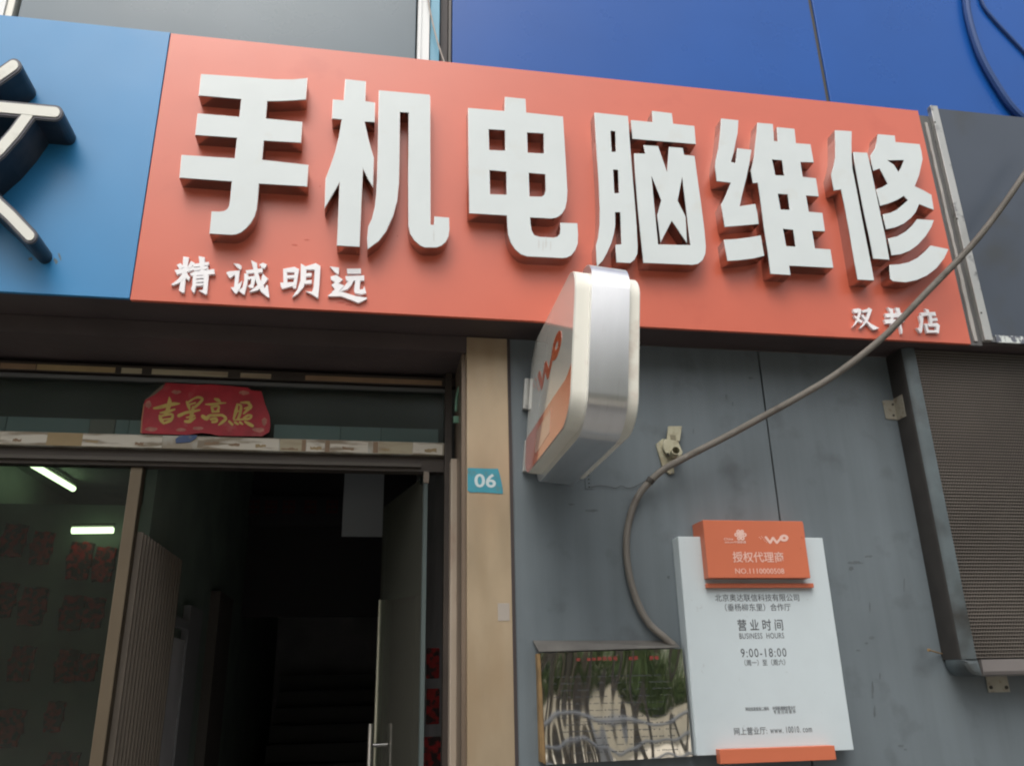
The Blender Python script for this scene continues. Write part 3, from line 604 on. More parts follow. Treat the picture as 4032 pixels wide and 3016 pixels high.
# beige cable over the upper panels; navy tubes imitate cable reflections in the blue panel
cb = MB(); pts = resample([at(u, v, YU-0.055) for u, v in ((1672, -120), (1686, 0), (1700, 75), (1718, 150), (1735, 205), (1750, 250), (1762, 300))], 0.02)
cb.tube(pts, 0.0045, 8)
tag(cb.build('thin_cable', M['cablebeige'], None, True), 'thin beige cable hanging down beside the white post above the red sign', 'cable')
for nm, pp, r, lb in (('cable_reflection', ((3800, -150), (3803, 0), (3820, 100), (3860, 220), (3920, 330), (3990, 430), (4090, 520)), 0.022, 'thick dark blue tube imitating the reflection of a cable loop in the blue panel, top right'),
                      ('cable_reflection', ((3850, -60), (3870, 20), (3920, 85), (3990, 160), (4060, 235), (4140, 330)), 0.010, 'thin dark blue tube imitating a cable reflection, branching off the thick one over the blue panel')):
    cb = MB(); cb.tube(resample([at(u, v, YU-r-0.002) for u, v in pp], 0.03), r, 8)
    tag(cb.build(nm, mat('navy_reflection', (0.012, 0.055, 0.20), 0.6), None, True), lb, 'cable')

# ------------------------------------------------------------------ projecting light box
# measured from the photograph: the box leans 5 degrees, its foot swung to the left
LBO = Vector((0.7768, -0.03, 3.038)); LBT = 0.0878
YN0 = -0.9372; YF = -0.03
xr1 = LBO.x; xr2 = LBO.x+0.1419; zt_l = LBO.z; zb_l = LBO.z-0.680
LRi = Matrix.Rotation(-LBT, 3, 'Y')
def lb_ray(u, v): return LBO + LRi @ (CAM-LBO), LRi @ ray(u, v)
def lb_aty(u, v, Y):
    c_, d = lb_ray(u, v); return c_ + d*((Y-c_.y)/d.y)
def lb_atx(u, v, X):
    c_, d = lb_ray(u, v); return c_ + d*((X-c_.x)/d.x)
lbx = thing('light_box_sign', 'white and orange double-sided light box with aluminium rim projecting from the grey wall', 'sign', LBO)
lbx.rotation_euler = (0, LBT, 0)
def rrect(y0, y1, z0, z1, r, k=8):
    o = []
    for cy, cz, a in ((y1-r, z1-r, 0), (y0+r, z1-r, 90), (y0+r, z0+r, 180), (y1-r, z0+r, 270)):
        for i in range(k+1):
            t = R_(a+90*i/k); o.append((cy+r*math.cos(t), cz+r*math.sin(t)))
    return o
def slab(x0, x1, ins, r, name, m, parent, lip=0.0):
    lp = rrect(YN0+ins, YF-ins, zb_l+ins, zt_l-ins, r)
    mb = MB(); mb.prism(lp, x0, x1, 'x')
    ob_ = mb.build(name, m, parent)
    for p in ob_.data.polygons:
        if abs(p.normal.x) < 0.5: p.use_smooth = True
    ob_.data.set_sharp_from_angle(angle=R_(40))
    return ob_
slab(xr1, xr2, 0.0, 0.135, 'rim', M['alu'], lbx)
xc0 = lb_aty(2246, 1500, YN0+0.035).x; xc1 = lb_aty(2511, 1450, YN0+0.035).x
print('LBX', xc0, xr1, xr2, xc1)
slab(xc0+0.006, xr1, 0.028, 0.118, 'side_tray', M['cream'], lbx)
slab(xr2, xc1, 0.028, 0.118, 'side_tray', M['cream'], lbx)
pl = slab(xc0, xc0+0.0059, 0.031, 0.115, 'printed_face', M['panelwhite'], lbx)
pr = slab(xc1, xc1+0.004, 0.031, 0.115, 'printed_face', M['panelwhite'], lbx)
def pxl(pts, o=(2060, 1250), s=2.544, X=None):
    r = []
    for u, v in pts:
        p = lb_atx(o[0]+u/s, o[1]+v/s, X); r.append((p.y, p.z))
    return r
Xf = xc0-0.0008
# orange lower field, following the rounded outline of the face
outl = rrect(YN0+0.031, YF-0.031, zb_l+0.031, zt_l-0.031, 0.115)
mid = pxl([(474, 470), (440, 590), (390, 670), (300, 800), (160, 1020), (40, 1205)], X=Xf)
def zcut(y):
    ms = sorted(mid)
    if y <= ms[0][0]: return ms[0][1]
    if y >= ms[-1][0]: return ms[-1][1]
    for a, b in zip(ms, ms[1:]):
        if a[0] <= y <= b[0]: return a[1]+(b[1]-a[1])*(y-a[0])/(b[0]-a[0])
ya, yb = YN0+0.031, YF-0.031
low = [(y, z) for y, z in outl if z < zcut(y)]
cut = [(ya+(yb-ya)*i/20, zcut(ya+(yb-ya)*i/20)) for i in range(21)]
low.sort(key=lambda p: math.atan2(p[1]-(zb_l+0.2), p[0]-(ya+yb)/2))
low = [p for p in low if p[1] < zcut(p[0])-0.002]
# order: along the bottom from far side to street side, then back along the cut
bot = sorted(low, key=lambda p: math.atan2(p[0]-(ya+yb)/2, -(p[1]-(zb_l+0.35))))
MB().prism(bot + cut[::-1], Xf, Xf+0.0007, 'x').build('orange_field', M['orangeprint'], pl)
fr = pxl([(280, 905), (265, 1150), (130, 1362), (117, 1340), (132, 1140)], X=Xf-0.0008)
MB().prism(fr, Xf-0.0008, Xf-0.0001, 'x').build('pale_field', M['palepink'], pl)
def thick2(path, h): return capsule([Vector(p) for p in path], h)
def logo_wo(P, sc, plane, off, name, m, parent):  # P(u, v) maps logo units to plane coordinates
    mb = MB()
    wpath = [(0, 1.0), (0.62, 0.0), (1.0, 0.9), (1.55, 0.0), (2.3, 1.15)]
    for k, (a, b) in enumerate(zip(wpath, wpath[1:])):
        mb.prism([P(*q) for q in capsule([Vector(a), Vector(b)], 0.17)], off-0.00025-k*0.0001, off, plane)
    ring = [(2.55+0.62*math.cos(t), 0.85+0.62*math.sin(t)) for t in [2*math.pi*i/28 for i in range(28)]]
    inn_ = [(2.58+0.2*math.cos(t), 0.85+0.2*math.sin(t)) for t in [2*math.pi*i/28 for i in range(28)]]
    for i in range(28):
        j = (i+1) % 28
        mb.prism([P(*ring[i]), P(*ring[j]), P(*inn_[j]), P(*inn_[i])], off-0.0009, off, plane)
    for k, (u, v) in enumerate(((-0.45, 0.95), (-0.25, 0.62), (-0.1, 0.35), (0.12, 0.12), (-0.7, 0.75), (-0.62, 1.15), (-0.9, 0.98))):
        mb.prism([P(u+0.08*math.cos(t), v+0.08*math.sin(t)) for t in [0.3+2*math.pi*i/4 for i in range(4)]], off-0.0003, off, plane)
    return mb.build(name, m, parent)
o1 = pxl([(187, 690)], X=Xf)[0]; o2 = pxl([(335, 285)], X=Xf)[0]     # foot of the W, centre of the ring
sc_ = abs(o1[0]-o2[0])/(2.55-0.62)
print('WO', o1, o2, sc_)
logo_wo(lambda u, v: (o1[0]-(u-0.62)*sc_, o1[1]+(o2[1]-o1[1])*(v/0.85) + 0*u), sc_, 'x', Xf, 'print_logo', M['orangeprint'], pl)
# wall flanges
for (v0, v1) in ((1490, 1620), (1735, 1865)):
    a = lb_aty(2066, v0, -0.02); b = lb_aty(2140, v1, -0.02)
    MB().box(a.x, a.x+0.12, -0.028, -0.001, b.z, a.z, bev=0.002).build('mounting_plate', M['alu2'], lbx)
MB().box(xr1+0.02, xr2-0.02, YF-0.002, -0.001, zb_l+0.1, zt_l-0.2).build('spine', M['alu2'], lbx)
p = at(2320, 1890, -0.01)
hp = thing('perforated_plate', 'small grey perforated fixing plate on the wall below the light box', 'plate', p)
a, b = at(2302, 1862, -0.004), at(2335, 1925, -0.004)
MB().box(a.x, b.x, -0.004, -0.0005, b.z, a.z, bev=0.001).build('plate', M['wall'], hp)
for t in (0.15, 0.4, 0.65, 0.88):
    z = a.z+(b.z-a.z)*t; MB().cyl(((a.x+b.x)/2, -0.0052, z), ((a.x+b.x)/2, -0.003, z), 0.0035, seg=8).build('hole', M['hole'], hp)

# ------------------------------------------------------------------ white notice board with orange blocks
YW = -0.075
nbd = thing('notice_board', 'white business hours board with orange header and foot blocks on the grey wall', 'notice board', (at(3000, 2500, YW).x, 0, at(3000, 2965, YW).z))
xw0 = (at(2680, 2112, YW).x+at(2734, 2974, YW).x)/2; xw1 = (at(3240, 2119, YW).x+at(3362, 2953, YW).x)/2
zw1 = (at(2657, 2110, YW).z+at(3240, 2119, YW).z)/2; zw0 = (at(2734, 2974, YW).z+at(3362, 2953, YW).z)/2
print('WB', xw0, xw1, zw0, zw1, at(2680, 2112, YW).x, at(2734, 2974, YW).x, at(3240, 2119, YW).x, at(3362, 2953, YW).x)
wb = MB().box(xw0, xw1, YW, -0.001, zw0, zw1, bev=0.002, seg=1).build('panel', M['boardwhite'], nbd)
YO = -0.125
def pbox(tl, br, Y0, Y1, name, m, parent, bev=0.0015):
    a = at(*tl, Y0); b = at(*br, Y0); return MB().box(a.x, b.x, Y0, Y1, b.z, a.z, bev=bev, seg=1).build(name, m, parent)
hb = pbox((2767, 2047), (3192, 2275), YO, YW-0.001, 'header_block', M['orange'], nbd)
a = at(2767, 2047, YO); b = at(3192, 2110, YO)
MB().box(a.x, b.x, YW-0.0008, -0.002, zw1+0.001, a.z).build('header_back', M['orange'], nbd)
pbox((2782, 2296), (3206, 2313), YW-0.02, YW-0.0005, 'divider_bar', M['orange'], nbd)
pbox((2833, 2950), (3294, 2990), YO+0.01, YW-0.0005, 'foot_block', M['orange'], nbd)
for body, tl, br, kw in (('北京奥达联信科技有限公司', (2814, 2338), (3148, 2366), {}), ('（垂杨柳东里）合作厅', (2853, 2376), (3115, 2404), {}),
        ('营 业 时 间', (2902, 2438), (3085, 2481), dict(weight=0.008)), ('BUSINESS  HOURS', (2910, 2492), (3088, 2512), dict(spacing=1.1)), ('9:00-18:00', (2915, 2553), (3098, 2584), dict(spacing=1.18)),
        ('（周一）至（周六）', (2930, 2596), (3093, 2618), {}), ('网站信息查询二维码', (2935, 2783), (3028, 2796), {}), ('中国联通微信营业厅', (3041, 2780), (3133, 2793), {}),
        ('专 用 扫 码 软 件', (3045, 2795), (3134, 2808), {}), ('网上营业厅:', (2889, 2864), (3022, 2889), {}), ('www. 10010. com', (3031, 2861), (3198, 2881), dict(spacing=1.12))):
    link('lettering', text_px(body, tl, br, YW-0.0003, **kw), M['ink'], wb)
for body, tl, br, kw in (('授权代理商', (2883, 2171), (3088, 2214), dict(weight=0.006)), ('NO.1110000508', (2894, 2237), (3089, 2258), {}),
        ('China', (2850, 2117), (2887, 2126), dict(weight=0.01)), ('unicom中国联通', (2853, 2128), (2938, 2139), dict(weight=0.01))):
    link('lettering', text_px(body, tl, br, YO-0.0003, **kw), M['printpink'], hb)
# knot emblem: interlaced loops
o, s = (2720, 2030), 4.1736
mb = MB(); kc = [(780, 260), (840, 262), (748, 312), (815, 312), (882, 315), (790, 370), (850, 372), (815, 340), (798, 290), (832, 290)]
for k, (u, v) in enumerate(kc):
    ring = [(u+33*math.cos(t), v+33*math.sin(t)) for t in [2*math.pi*i/16 for i in range(16)]]; inr = [(u+11*math.cos(t), v+11*math.sin(t)) for t in [2*math.pi*i/16 for i in range(16)]]
    for i in range(16):
        j = (i+1) % 16; q = pxloop([ring[i], ring[j], inr[j], inr[i]], o, s, YO)
        mb.prism(q, YO-0.0006-k*0.0001, YO-0.0001)
mb.build('knot_emblem', M['printpink'], hb)
def wo_hdr(u, v):
    p = at(2720+(1232+(1530-1232)*u/2.55)/s, 2030+(445-v*92)/s, YO); return (p.x, p.z)
logo_wo(wo_hdr, 1, 'y', YO-0.0002, 'print_logo', M['printpink'], hb)

# ------------------------------------------------------------------ mirror steel plaque
YP = -0.045
pq = thing('steel_plaque', 'wavy mirror-polished steel plaque reflecting trees, left of the white notice board', 'plaque', (at(2400, 2700, YP).x, 0, at(2400, 3010, YP).z))
c = [at(2128, 2570, YP), at(2686, 2553, YP), at(2728, 2976, YP), at(2150, 3010, YP)]
print('PQ', c)
NX, NZ = 90, 66
bm = bmesh.new(); G = []
for j in range(NZ+1):
    row = []
    for i in range(NX+1):
        s_, t_ = i/NX, j/NZ
        p = (c[0]*(1-s_)+c[1]*s_)*(1-t_) + (c[3]*(1-s_)+c[2]*s_)*t_
        x_, z_ = s_*0.62, t_*0.5
        d = 0.0010*math.sin(11*x_+5*z_+0.6)*math.cos(4*z_+1) + 0.00035*math.sin(24*x_-9*z_)*math.sin(7*z_+2) + 0.00010*math.sin(52*x_+13*z_+1.3*math.sin(9*z_)) + 0.0009*math.sin(8*z_+2*x_) + 0.00013*math.sin(75*x_+3*math.sin(5*z_))
        row.append(bm.verts.new((p.x, YP+d, p.z)))
    G.append(row)
for j in range(NZ):
    for i in range(NX): bm.faces.new((G[j][i], G[j+1][i], G[j+1][i+1], G[j][i+1]))
me = D.meshes.new('sheet'); bm.to_mesh(me); bm.free()
sh = link('sheet', me, M['mirror'], pq, True)
MB().box(c[0].x-0.012, c[2].x-0.03, YP+0.006, -0.002, c[3].z+0.01, c[0].z-0.002).build('backing', M['rust'], pq)
MB().prism([(c[0].x-0.014, c[0].z-0.005), (c[0].x-0.001, c[0].z-0.005), (c[3].x-0.001, c[3].z), (c[3].x-0.013, c[3].z+0.01)], YP+0.002, -0.003).build('tape_edge', M['rust'], pq)
hz = at(2100, 2525, -0.002); 
mb = MB()
q1, q2 = at(2098, 2524, -0.002), at(2655, 2524, -0.002)
vs = [mb.bm.verts.new(v) for v in (q1, q2, Vector((c[1].x-0.01, YP, c[1].z+0.004)), Vector((c[0].x-0.006, YP, c[0].z+0.004)))]
mb.bm.faces.new(vs); r = bmesh.ops.extrude_face_region(mb.bm, geom=mb.bm.faces[:])
for v in r['geom']:
    if isinstance(v, bmesh.types.BMVert): v.co.z += 0.003; 
mb.build('folded_hood', M['hood'], pq)
for t in (0.30, 0.62):                           # engraved rules on the plaque
    pass
a, b = at(2250, 2847, YP-0.003), at(2585, 2828, YP-0.003)
for dz in (0, -0.034):
    MB().box(a.x, b.x, YP-0.0034, YP-0.0028, (a.z+b.z)/2+dz, (a.z+b.z)/2+dz+0.0012).build('engraved_rule', M['ink'], pq)
# faint printed rows, too worn to read
for r_ in range(13):
    t = 0.17+r_*0.062
    x0_, x1_ = c[0].x+0.05, c[1].x-0.06
    if t > 0.55: x0_ += 0.02
    mb = MB(); x_ = x0_; z_ = c[0].z+(c[3].z-c[0].z)*t
    col_ = (r_ == 0)
    if col_: x_ += 0.1; x1_ -= 0.05; z_ = c[0].z-0.035
    wd = 0.018 if col_ else 0.006
    while x_ < x1_:
        if random.random() < (0.8 if col_ else 0.62):
            h = wd*random.uniform(0.7, 1)
            for q in range(2 if not col_ else 3):
                mb.box(x_+q*wd/3, x_+q*wd/3+wd*0.16, YP-0.0031, YP-0.0026, z_+h*0.2*random.random(), z_+h)
            mb.box(x_, x_+wd*0.75, YP-0.0032, YP-0.0027, z_+h*0.45, z_+h*0.6)
        x_ += wd*1.25
    tag(mb.build('worn_print', mat('worn_red_print', (0.30, 0.05, 0.04), 0.6) if col_ else M['ink'], pq), kind='stuff')

# ------------------------------------------------------------------ door number plate
YQ = -0.0105
dn = thing('house_number_plate', 'small teal plate reading 06 on the beige pilaster', 'number plate', at(1905, 1890, YQ))
lp = pxloop([(1841, 1842), (1880, 1843), (1925, 1845), (1961, 1845), (1968, 1868), (1974, 1895), (1980, 1925), (1980, 1944), (1940, 1941), (1890, 1938), (1852, 1938), (1841, 1930)], (0, 0), 1, YQ)
pt_ = link('plate', shift(shape([lp], 0.002), YQ), M['teal'], dn)
link('number', text_px('06', (1868, 1864), (1953, 1920), YQ-0.0003, weight=0.02), M['numwhite'], pt_)

# ------------------------------------------------------------------ conduit
PTS = [((4170, 480), -0.42), ((4032, 690), -0.40), ((3920, 850), -0.385), ((3810, 985), -0.37), ((3650, 1150), -0.345), ((3480, 1325), -0.31), ((3300, 1468), -0.255), ((3150, 1560), -0.205), ((3010, 1637), -0.16),
       ((2880, 1708), -0.125), ((2707, 1797), -0.095), ((2617, 1846), -0.07), ((2562, 1893), -0.05), ((2516, 1948), -0.03), ((2485, 2020), -0.019), ((2467, 2117), -0.017), ((2474, 2240), -0.017), ((2507, 2362), -0.017), ((2554, 2452), -0.018), ((2615, 2508), -0.022), ((2650, 2540), -0.02)]
pts = resample([at(*p, Y) for p, Y in PTS], 0.0032)
cd = MB(); cd.tube(pts, lambda i: 0.0150 + (0.0013 if i % 2 else -0.0004), 10)
tag(cd.build('conduit', M['conduit'], None, True), 'grey corrugated conduit running diagonally over the red sign and curving down the wall', 'conduit')
p = at(2557, 1895, -0.05)
cl = MB(); cl.tube([at(2566, 1886, -0.052), at(2560, 1893, -0.05), at(2555, 1900, -0.049)], 0.0185, 12)
tag(cl.build('cable_tie', M['screw'], None), 'small dark wire tie wrapped round the conduit where it bends', 'cable tie')
wr = MB(); wr.tube(resample([at(u, v, -0.006) for u, v in ((2325, 1918), (2360, 1912), (2395, 1915), (2425, 1922), (2445, 1912), (2475, 1922), (2510, 1910), (2545, 1890), (2552, 1876))], 0.01), 0.0012, 5)
tag(wr.build('loose_wire', M['screw'], None), 'thin loose dark wire trailing along the wall to the conduit', 'wire')

# ------------------------------------------------------------------ flagpole holder
o, s = (2500, 1650), 3.678
fh = thing('flag_holder', 'aged cream plastic flagpole holder screwed to the grey wall beside the conduit', 'flag holder', at(2635, 1780, 0))
base = pxloop([(310, 360), (400, 285), (440, 290), (690, 520), (660, 540), (560, 700), (575, 780), (500, 795), (400, 690)], o, s, -0.012)
link('base_plate', shift(shape([base], 0.011, bevel=0.001), -0.012), M['holder'], fh)
blk = pxloop([(430, 290), (620, 320), (690, 480), (640, 560), (560, 560), (430, 480), (405, 400)], o, s, -0.03)
link('body', shift(shape([blk], 0.022, bevel=0.002), -0.034), M['holder'], fh)
tab = pxloop([(480, 110), (670, 110), (655, 220), (640, 330), (450, 300), (465, 200)], o, s, -0.02)
link('tab', shift(shape([tab], 0.012, bevel=0.001), -0.030), M['holder'], fh)
def hollow(p, q, r, ri, name):
    p, q = Vector(p), Vector(q); mb = MB(); d = (q-p).normalized(); a_ = d.orthogonal().normalized(); b_ = d.cross(a_); n = 20
    def rg(c_, rr): return [mb.bm.verts.new(c_+rr*(a_*math.cos(2*math.pi*i/n)+b_*math.sin(2*math.pi*i/n))) for i in range(n)]
    R0, R1, R2, R3 = rg(p, r), rg(q, r), rg(q, ri), rg(p+(q-p)*0.15, ri)
    for A, B in ((R0, R1), (R1, R2), (R2, R3)):
        for i in range(n): mb.bm.faces.new((A[i], A[(i+1) % n], B[(i+1) % n], B[i]))
    mb.bm.faces.new(R3)
    return mb.build(name, M['holder'], fh, True)
p0 = at(2500+560/s, 1650+500/s, -0.03); p1 = at(2500+595/s, 1650+450/s, -0.085)
hollow(p0, p1, 0.021, 0.0165, 'socket')
e = at(2500+485/s, 1650+515/s, -0.037)
MB().cyl((e.x, -0.037, e.z), (e.x-0.002, -0.0345, e.z), 0.0095, seg=14).build('hole', M['hole'], fh)
e = at(2500+555/s, 1650+265/s, -0.033)
MB().box(e.x-0.013, e.x+0.013, -0.032, -0.030, e.z-0.015, e.z+0.012, bev=0.0005).build('recess', mat('recess_brown', (0.2, 0.18, 0.12), 0.6), fh)
for u, v in ((338, 372), (415, 690), (530, 770)):
    e = at(2500+u/s, 1650+v/s, -0.013); MB().cyl((e.x, -0.0145, e.z), (e.x, -0.0115, e.z), 0.0035, seg=8).build('screw', M['alu2'], fh)

# ------------------------------------------------------------------ ventilation grille box on the right
gv = thing('vent_grille', 'boxed ventilation grille with grey rounded frame and perforated mesh on the right wall', 'vent grille', (3.6, 0, 1.6))
xg = (at(3520, 1560, 0).x + at(3703, 2590, 0).x)/2
YG = -0.14
xg1 = (at(3852, 2592, YG).x + at(3640, 1600, YG).x)/2
zg_b = at(3880, 2662, YG).z; zg_m = at(3900, 2593, YG+0.0).z; zg_t = zs - 0.004
print('GR', at(3520, 1560, 0).x, at(3703, 2590, 0).x, at(3852, 2592, YG).x, at(3640, 1600, YG).x, zg_b, zg_m, xg)
prof = [(xg, -0.0015), (xg, -0.105), (xg+0.006, -0.122), (xg+0.018, -0.134), (xg+0.034, YG), (xg1, YG), (xg1, -0.0015)]
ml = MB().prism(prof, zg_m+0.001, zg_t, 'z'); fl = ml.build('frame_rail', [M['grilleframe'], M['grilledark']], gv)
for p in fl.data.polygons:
    if p.normal.x < -0.9: p.material_index = 1  # left side face takes the darker material
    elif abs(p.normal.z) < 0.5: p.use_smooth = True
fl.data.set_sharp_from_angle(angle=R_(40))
pr_ = [(YG, zg_m-0.002), (YG, zg_b+0.02), (YG+0.006, zg_b+0.007), (YG+0.02, zg_b), (-0.0015, zg_b), (-0.0015, zg_m-0.002)]
MB().prism(pr_, xg1+0.02, XR, 'x').build('frame_rail', mat('pink_grey_frame', (0.17, 0.155, 0.15), 0.5, var=0.1, dirt=(0.05, 0.05, 0.05), dscale=5), gv)
cor = [(xg, zg_m)]+[(xg+0.06-0.06*math.cos(R_(t)), zg_b+0.06-0.06*math.sin(R_(t))) for t in range(0, 91, 10)]+[(xg1+0.019, zg_b), (xg1+0.01, zg_m)]
me_ = shift(shape([cor], 0.136, bevel=0.018), YG-0.001); link('corner_piece', me_, M['grilleframe'], gv, True)
MB().box(xg1, XR, YG+0.035, YG+0.04, zg_m, zg_t).build('mesh_backing', M['meshback'], gv)
mb = MB(); pz = 0.0152; px_ = 0.0135; z = zg_m+0.006; row = 0
while z < zg_t-0.01:
    vs = []
    mb.box(xg1, XR, YG+0.012, YG+0.017, z, z+0.0034)
    x_ = xg1+0.006+(0.5*px_ if row % 2 else 0)
    while x_ < XR-0.3:
        c_ = Vector((x_, YG+0.020, z+0.0075)); rr = 0.0052
        vt = [mb.bm.verts.new(c_+Vector((rr*math.cos(t), 0, rr*math.sin(t)*0.9))) for t in (0, 1.05, 2.09, 3.14, 4.19, 5.24)]
        tp_ = mb.bm.verts.new(c_+Vector((0, -0.009, 0.002)))
        for k in range(6): mb.bm.faces.new((vt[k], vt[(k+1) % 6], tp_))
        x_ += px_
    z += pz; row += 1
tag(mb.build('mesh', M['mesh'], gv), kind='stuff')
# fixing brackets
lp = pxloop([(527, 990), (560, 985), (668, 985), (705, 1215), (600, 1210), (568, 1200)], (3300, 1250), 3.0219, -0.004)
link('bracket', shift(shape([lp], 0.003), -0.005), M['steel'], gv)
br = MB(); a = at(3300+690/3.0219, 1250+1000/3.0219, -0.004); 
br.box(xg-0.0035, xg-0.0005, -0.075, -0.004, at(3530, 1655, -0.004).z, at(3530, 1572, -0.004).z); br.build('bracket', M['steel'], gv)
for u, v in ((650, 1035), (660, 1165)):
    e = at(3300+u/3.0219, 1250+v/3.0219, -0.006); MB().cyl((e.x, -0.0085, e.z), (e.x, -0.005, e.z), 0.0055, seg=8).build('screw', M['screw'], gv)
a, b = at(3886, 2668, -0.012), at(3982, 2723, -0.012)
MB().box(a.x, b.x, -0.006, -0.002, b.z, a.z+0.02).build('bracket', M['steel'], gv)
for u in (3902, 3963):
    e = at(u, 2705, -0.007); MB().cyl((e.x, -0.0095, e.z), (e.x, -0.0055, e.z), 0.008, seg=10).build('screw', M['screw'], gv)
for u, v in ((3724, 2580), (3783, 2579)):
    e = at(u, v, -0.08)
nl = MB(); nl.cyl(at(3655, 2558, -0.05), at(3712, 2574, -0.004), 0.0035, 0.003, 8); nl.cyl(at(3655, 2558, -0.05), at(3660, 2559, -0.047), 0.0065, 0.0065, 8)
tag(nl.build('nail', M['rust'], None), 'rusty nail sticking out of the wall at the lower left corner of the grille', 'nail')

# ------------------------------------------------------------------ glass door leaf standing open
YH = YD+0.04
xh = at(1672, 2100, YH).x
gd = thing('glass_door', 'frameless glass door leaf standing open inwards with steel pull handles', 'door', (xh, YH, 0))
th = R_(77); Wd = 0.78
def leaf(x, y, z):                               # leaf coordinates: x from hinge to free edge, y thickness
    return Vector((xh - x*math.cos(th) - y*math.sin(th), YH + x*math.sin(th) - y*math.cos(th), z))
def leafbox(x0, x1, y0, y1, z0, z1, name, m):
    mb = MB(); r = bmesh.ops.create_cube(mb.bm, size=1)
    for v in r['verts']: v.co = leaf((x0+x1)/2+v.co.x*(x1-x0), (y0+y1)/2+v.co.y*(y1-y0), (z0+z1)/2+v.co.z*(z1-z0))
    return mb.build(name, m, gd)
zd1 = zh-0.02
leafbox(0.0, Wd, -0.006, 0.006, 0.02, zd1, 'glass_pane', M['glassgreen'])
leafbox(-0.008, 0.006, -0.009, 0.009, 0.02, zd1, 'edge_seal', mat('glass_edge', (0.11, 0.14, 0.14), 0.3))
leafbox(Wd-0.004, Wd+0.012, -0.010, 0.012, 0.02, zd1-0.5, 'edge_reflection', mat('street_reflection', (0.62, 0.60, 0.46), 0.3))  # light colour paints the street's reflection along the free edge
leafbox(-0.012, 0.05, -0.014, 0.014, zd1-0.035, zd1+0.02, 'pivot_patch', M['chrome'])
for sy in (-1, 1):
    mb = MB(); zc = at(1500, 2850, YH+0.7).z if sy < 0 else at(1640, 2850, YH+0.45).z
    mb.cyl(leaf(Wd-0.09, sy*0.055, 0.65), leaf(Wd-0.09, sy*0.055, zc), 0.0155, seg=14)
    mb.cyl(leaf(Wd-0.09, sy*0.006, zc-0.1), leaf(Wd-0.09, sy*0.055, zc-0.1), 0.009); mb.cyl(leaf(Wd-0.09, sy*0.006, 0.75), leaf(Wd-0.09, sy*0.055, 0.75), 0.009)
    mb.build('pull_handle', M['chrome'], gd, True)
# fixed pane on the left, in front of the lit room
fp = thing('fixed_glass_pane', 'fixed glass shop pane left of the open doorway', 'window', (-2, YD+0.06, 0))
xfp = at(393, 2700, YD+0.05).x
MB().box(XL, xfp, YD+0.062, YD+0.070, 0.02, zh).build('glass_pane', M['glass'], fp)
MB().box(xfp, xfp+0.052, YD+0.05, YD+0.11, 0, zh, bev=0.004).build('stile', M['inpost'], fp)
gs = MB(); gs.tube(resample([at(1815, 1500, 0.16), at(1800, 1560, 0.16), at(1795, 1620, 0.16)], 0.01), 0.007, 6)
e = at(1797, 1650, 0.16); gs.box(e.x-0.015, e.x+0.015, 0.15, 0.165, e.z-0.02, e.z+0.012, bev=0.002)
tag(gs.build('hanging_strap', M['greenbit'], None, True), 'pale green plastic strap hanging at the top of the door jamb', 'strap')

# ------------------------------------------------------------------ things inside
def tube_lamp(name, a, b, label):
    t = thing(name, label, 'ceiling light', a, 'fluorescent lights in the shop')
    MB().cyl(a, b, 0.027, seg=12).build('tube', M['tube'], t, True)
    d = (b-a); MB().cyl(a-d*0.02+Vector((0, 0, 0.035)), b+d*0.02+Vector((0, 0, 0.035)), 0.02, seg=8).build('housing', M['tubehouse'], t)
    return t
ZC = z_lin+0.36
def atz(u, v, Z):
    d = ray(u, v); t = (Z-CAM.z)/d.z; return CAM+d*t
A = atz(150, 1842, ZC); B = atz(288, 1924, ZC); print('TUBE', A, B)
e = (A-B).normalized(); tube_lamp('tube_light', A+(A-B)*0.5, B, 'fluorescent tube running inwards on the shop ceiling, nearer the glass')
A2 = at(284, 2088, 3.45); B2 = at(446, 2086, 3.45); print('TUBE2', A2, B2)
tube_lamp('tube_light', A2, B2, 'fluorescent tube crossing the shop ceiling further back')
# red blocks standing in for rows of red lettering at the back of the shop room
k = 0
ORD = ['first', 'second', 'third', 'fourth', 'fifth', 'sixth']
def block(u, v, w_, h_, Y, lab):
    a, b = at(u, v, Y), at(u+w_, v+h_, Y)
    lp = [(a.x+(b.x-a.x)*p, b.z+(a.z-b.z)*q) for p, q in ((0.1, 0), (0.35, 0.03), (0.5, -0.02), (0.9, 0), (0.92, 0.3), (1, 0.34), (0.95, 0.7), (1, 0.95), (0.6, 1), (0.5, 0.96), (0.15, 1), (0.1, 0.66), (0, 0.6), (0.06, 0.3))]
    t = MB().prism(lp, Y, Y+0.03).build('red_packet', M['inred'])
    return tag(t, lab, 'block', 'red blocks on the shop wall')
for (u, v, w_, h_) in ((10, 2060, 80, 130), (125, 2090, 70, 130), (270, 2130, 80, 150), (370, 2150, 70, 140), (-80, 2290, 130, 140), (80, 2310, 90, 150), (240, 2340, 80, 140), (330, 2350, 70, 120),
                     (40, 2540, 80, 140), (220, 2555, 80, 130), (305, 2570, 70, 110), (-60, 2790, 140, 150), (180, 2760, 60, 120), (170, 2960, 130, 130)):
    row = 0 if v < 2200 else 1 if v < 2400 else 2 if v < 2650 else 3 if v < 2850 else 4
    rc = globals().setdefault('row_count', {}); rc[row] = rc.get(row, 0)+1
    block(u, v, w_, h_, 3.6, 'dark red packet standing for red lettering on the shop wall, %s from the left in the %s row down' % (ORD[rc[row]-1], ORD[row]))
MB().box(XI0, xp+0.03, 3.64, 3.7, 0, 3.0).build('display_wall', M['ingreen'], bld)
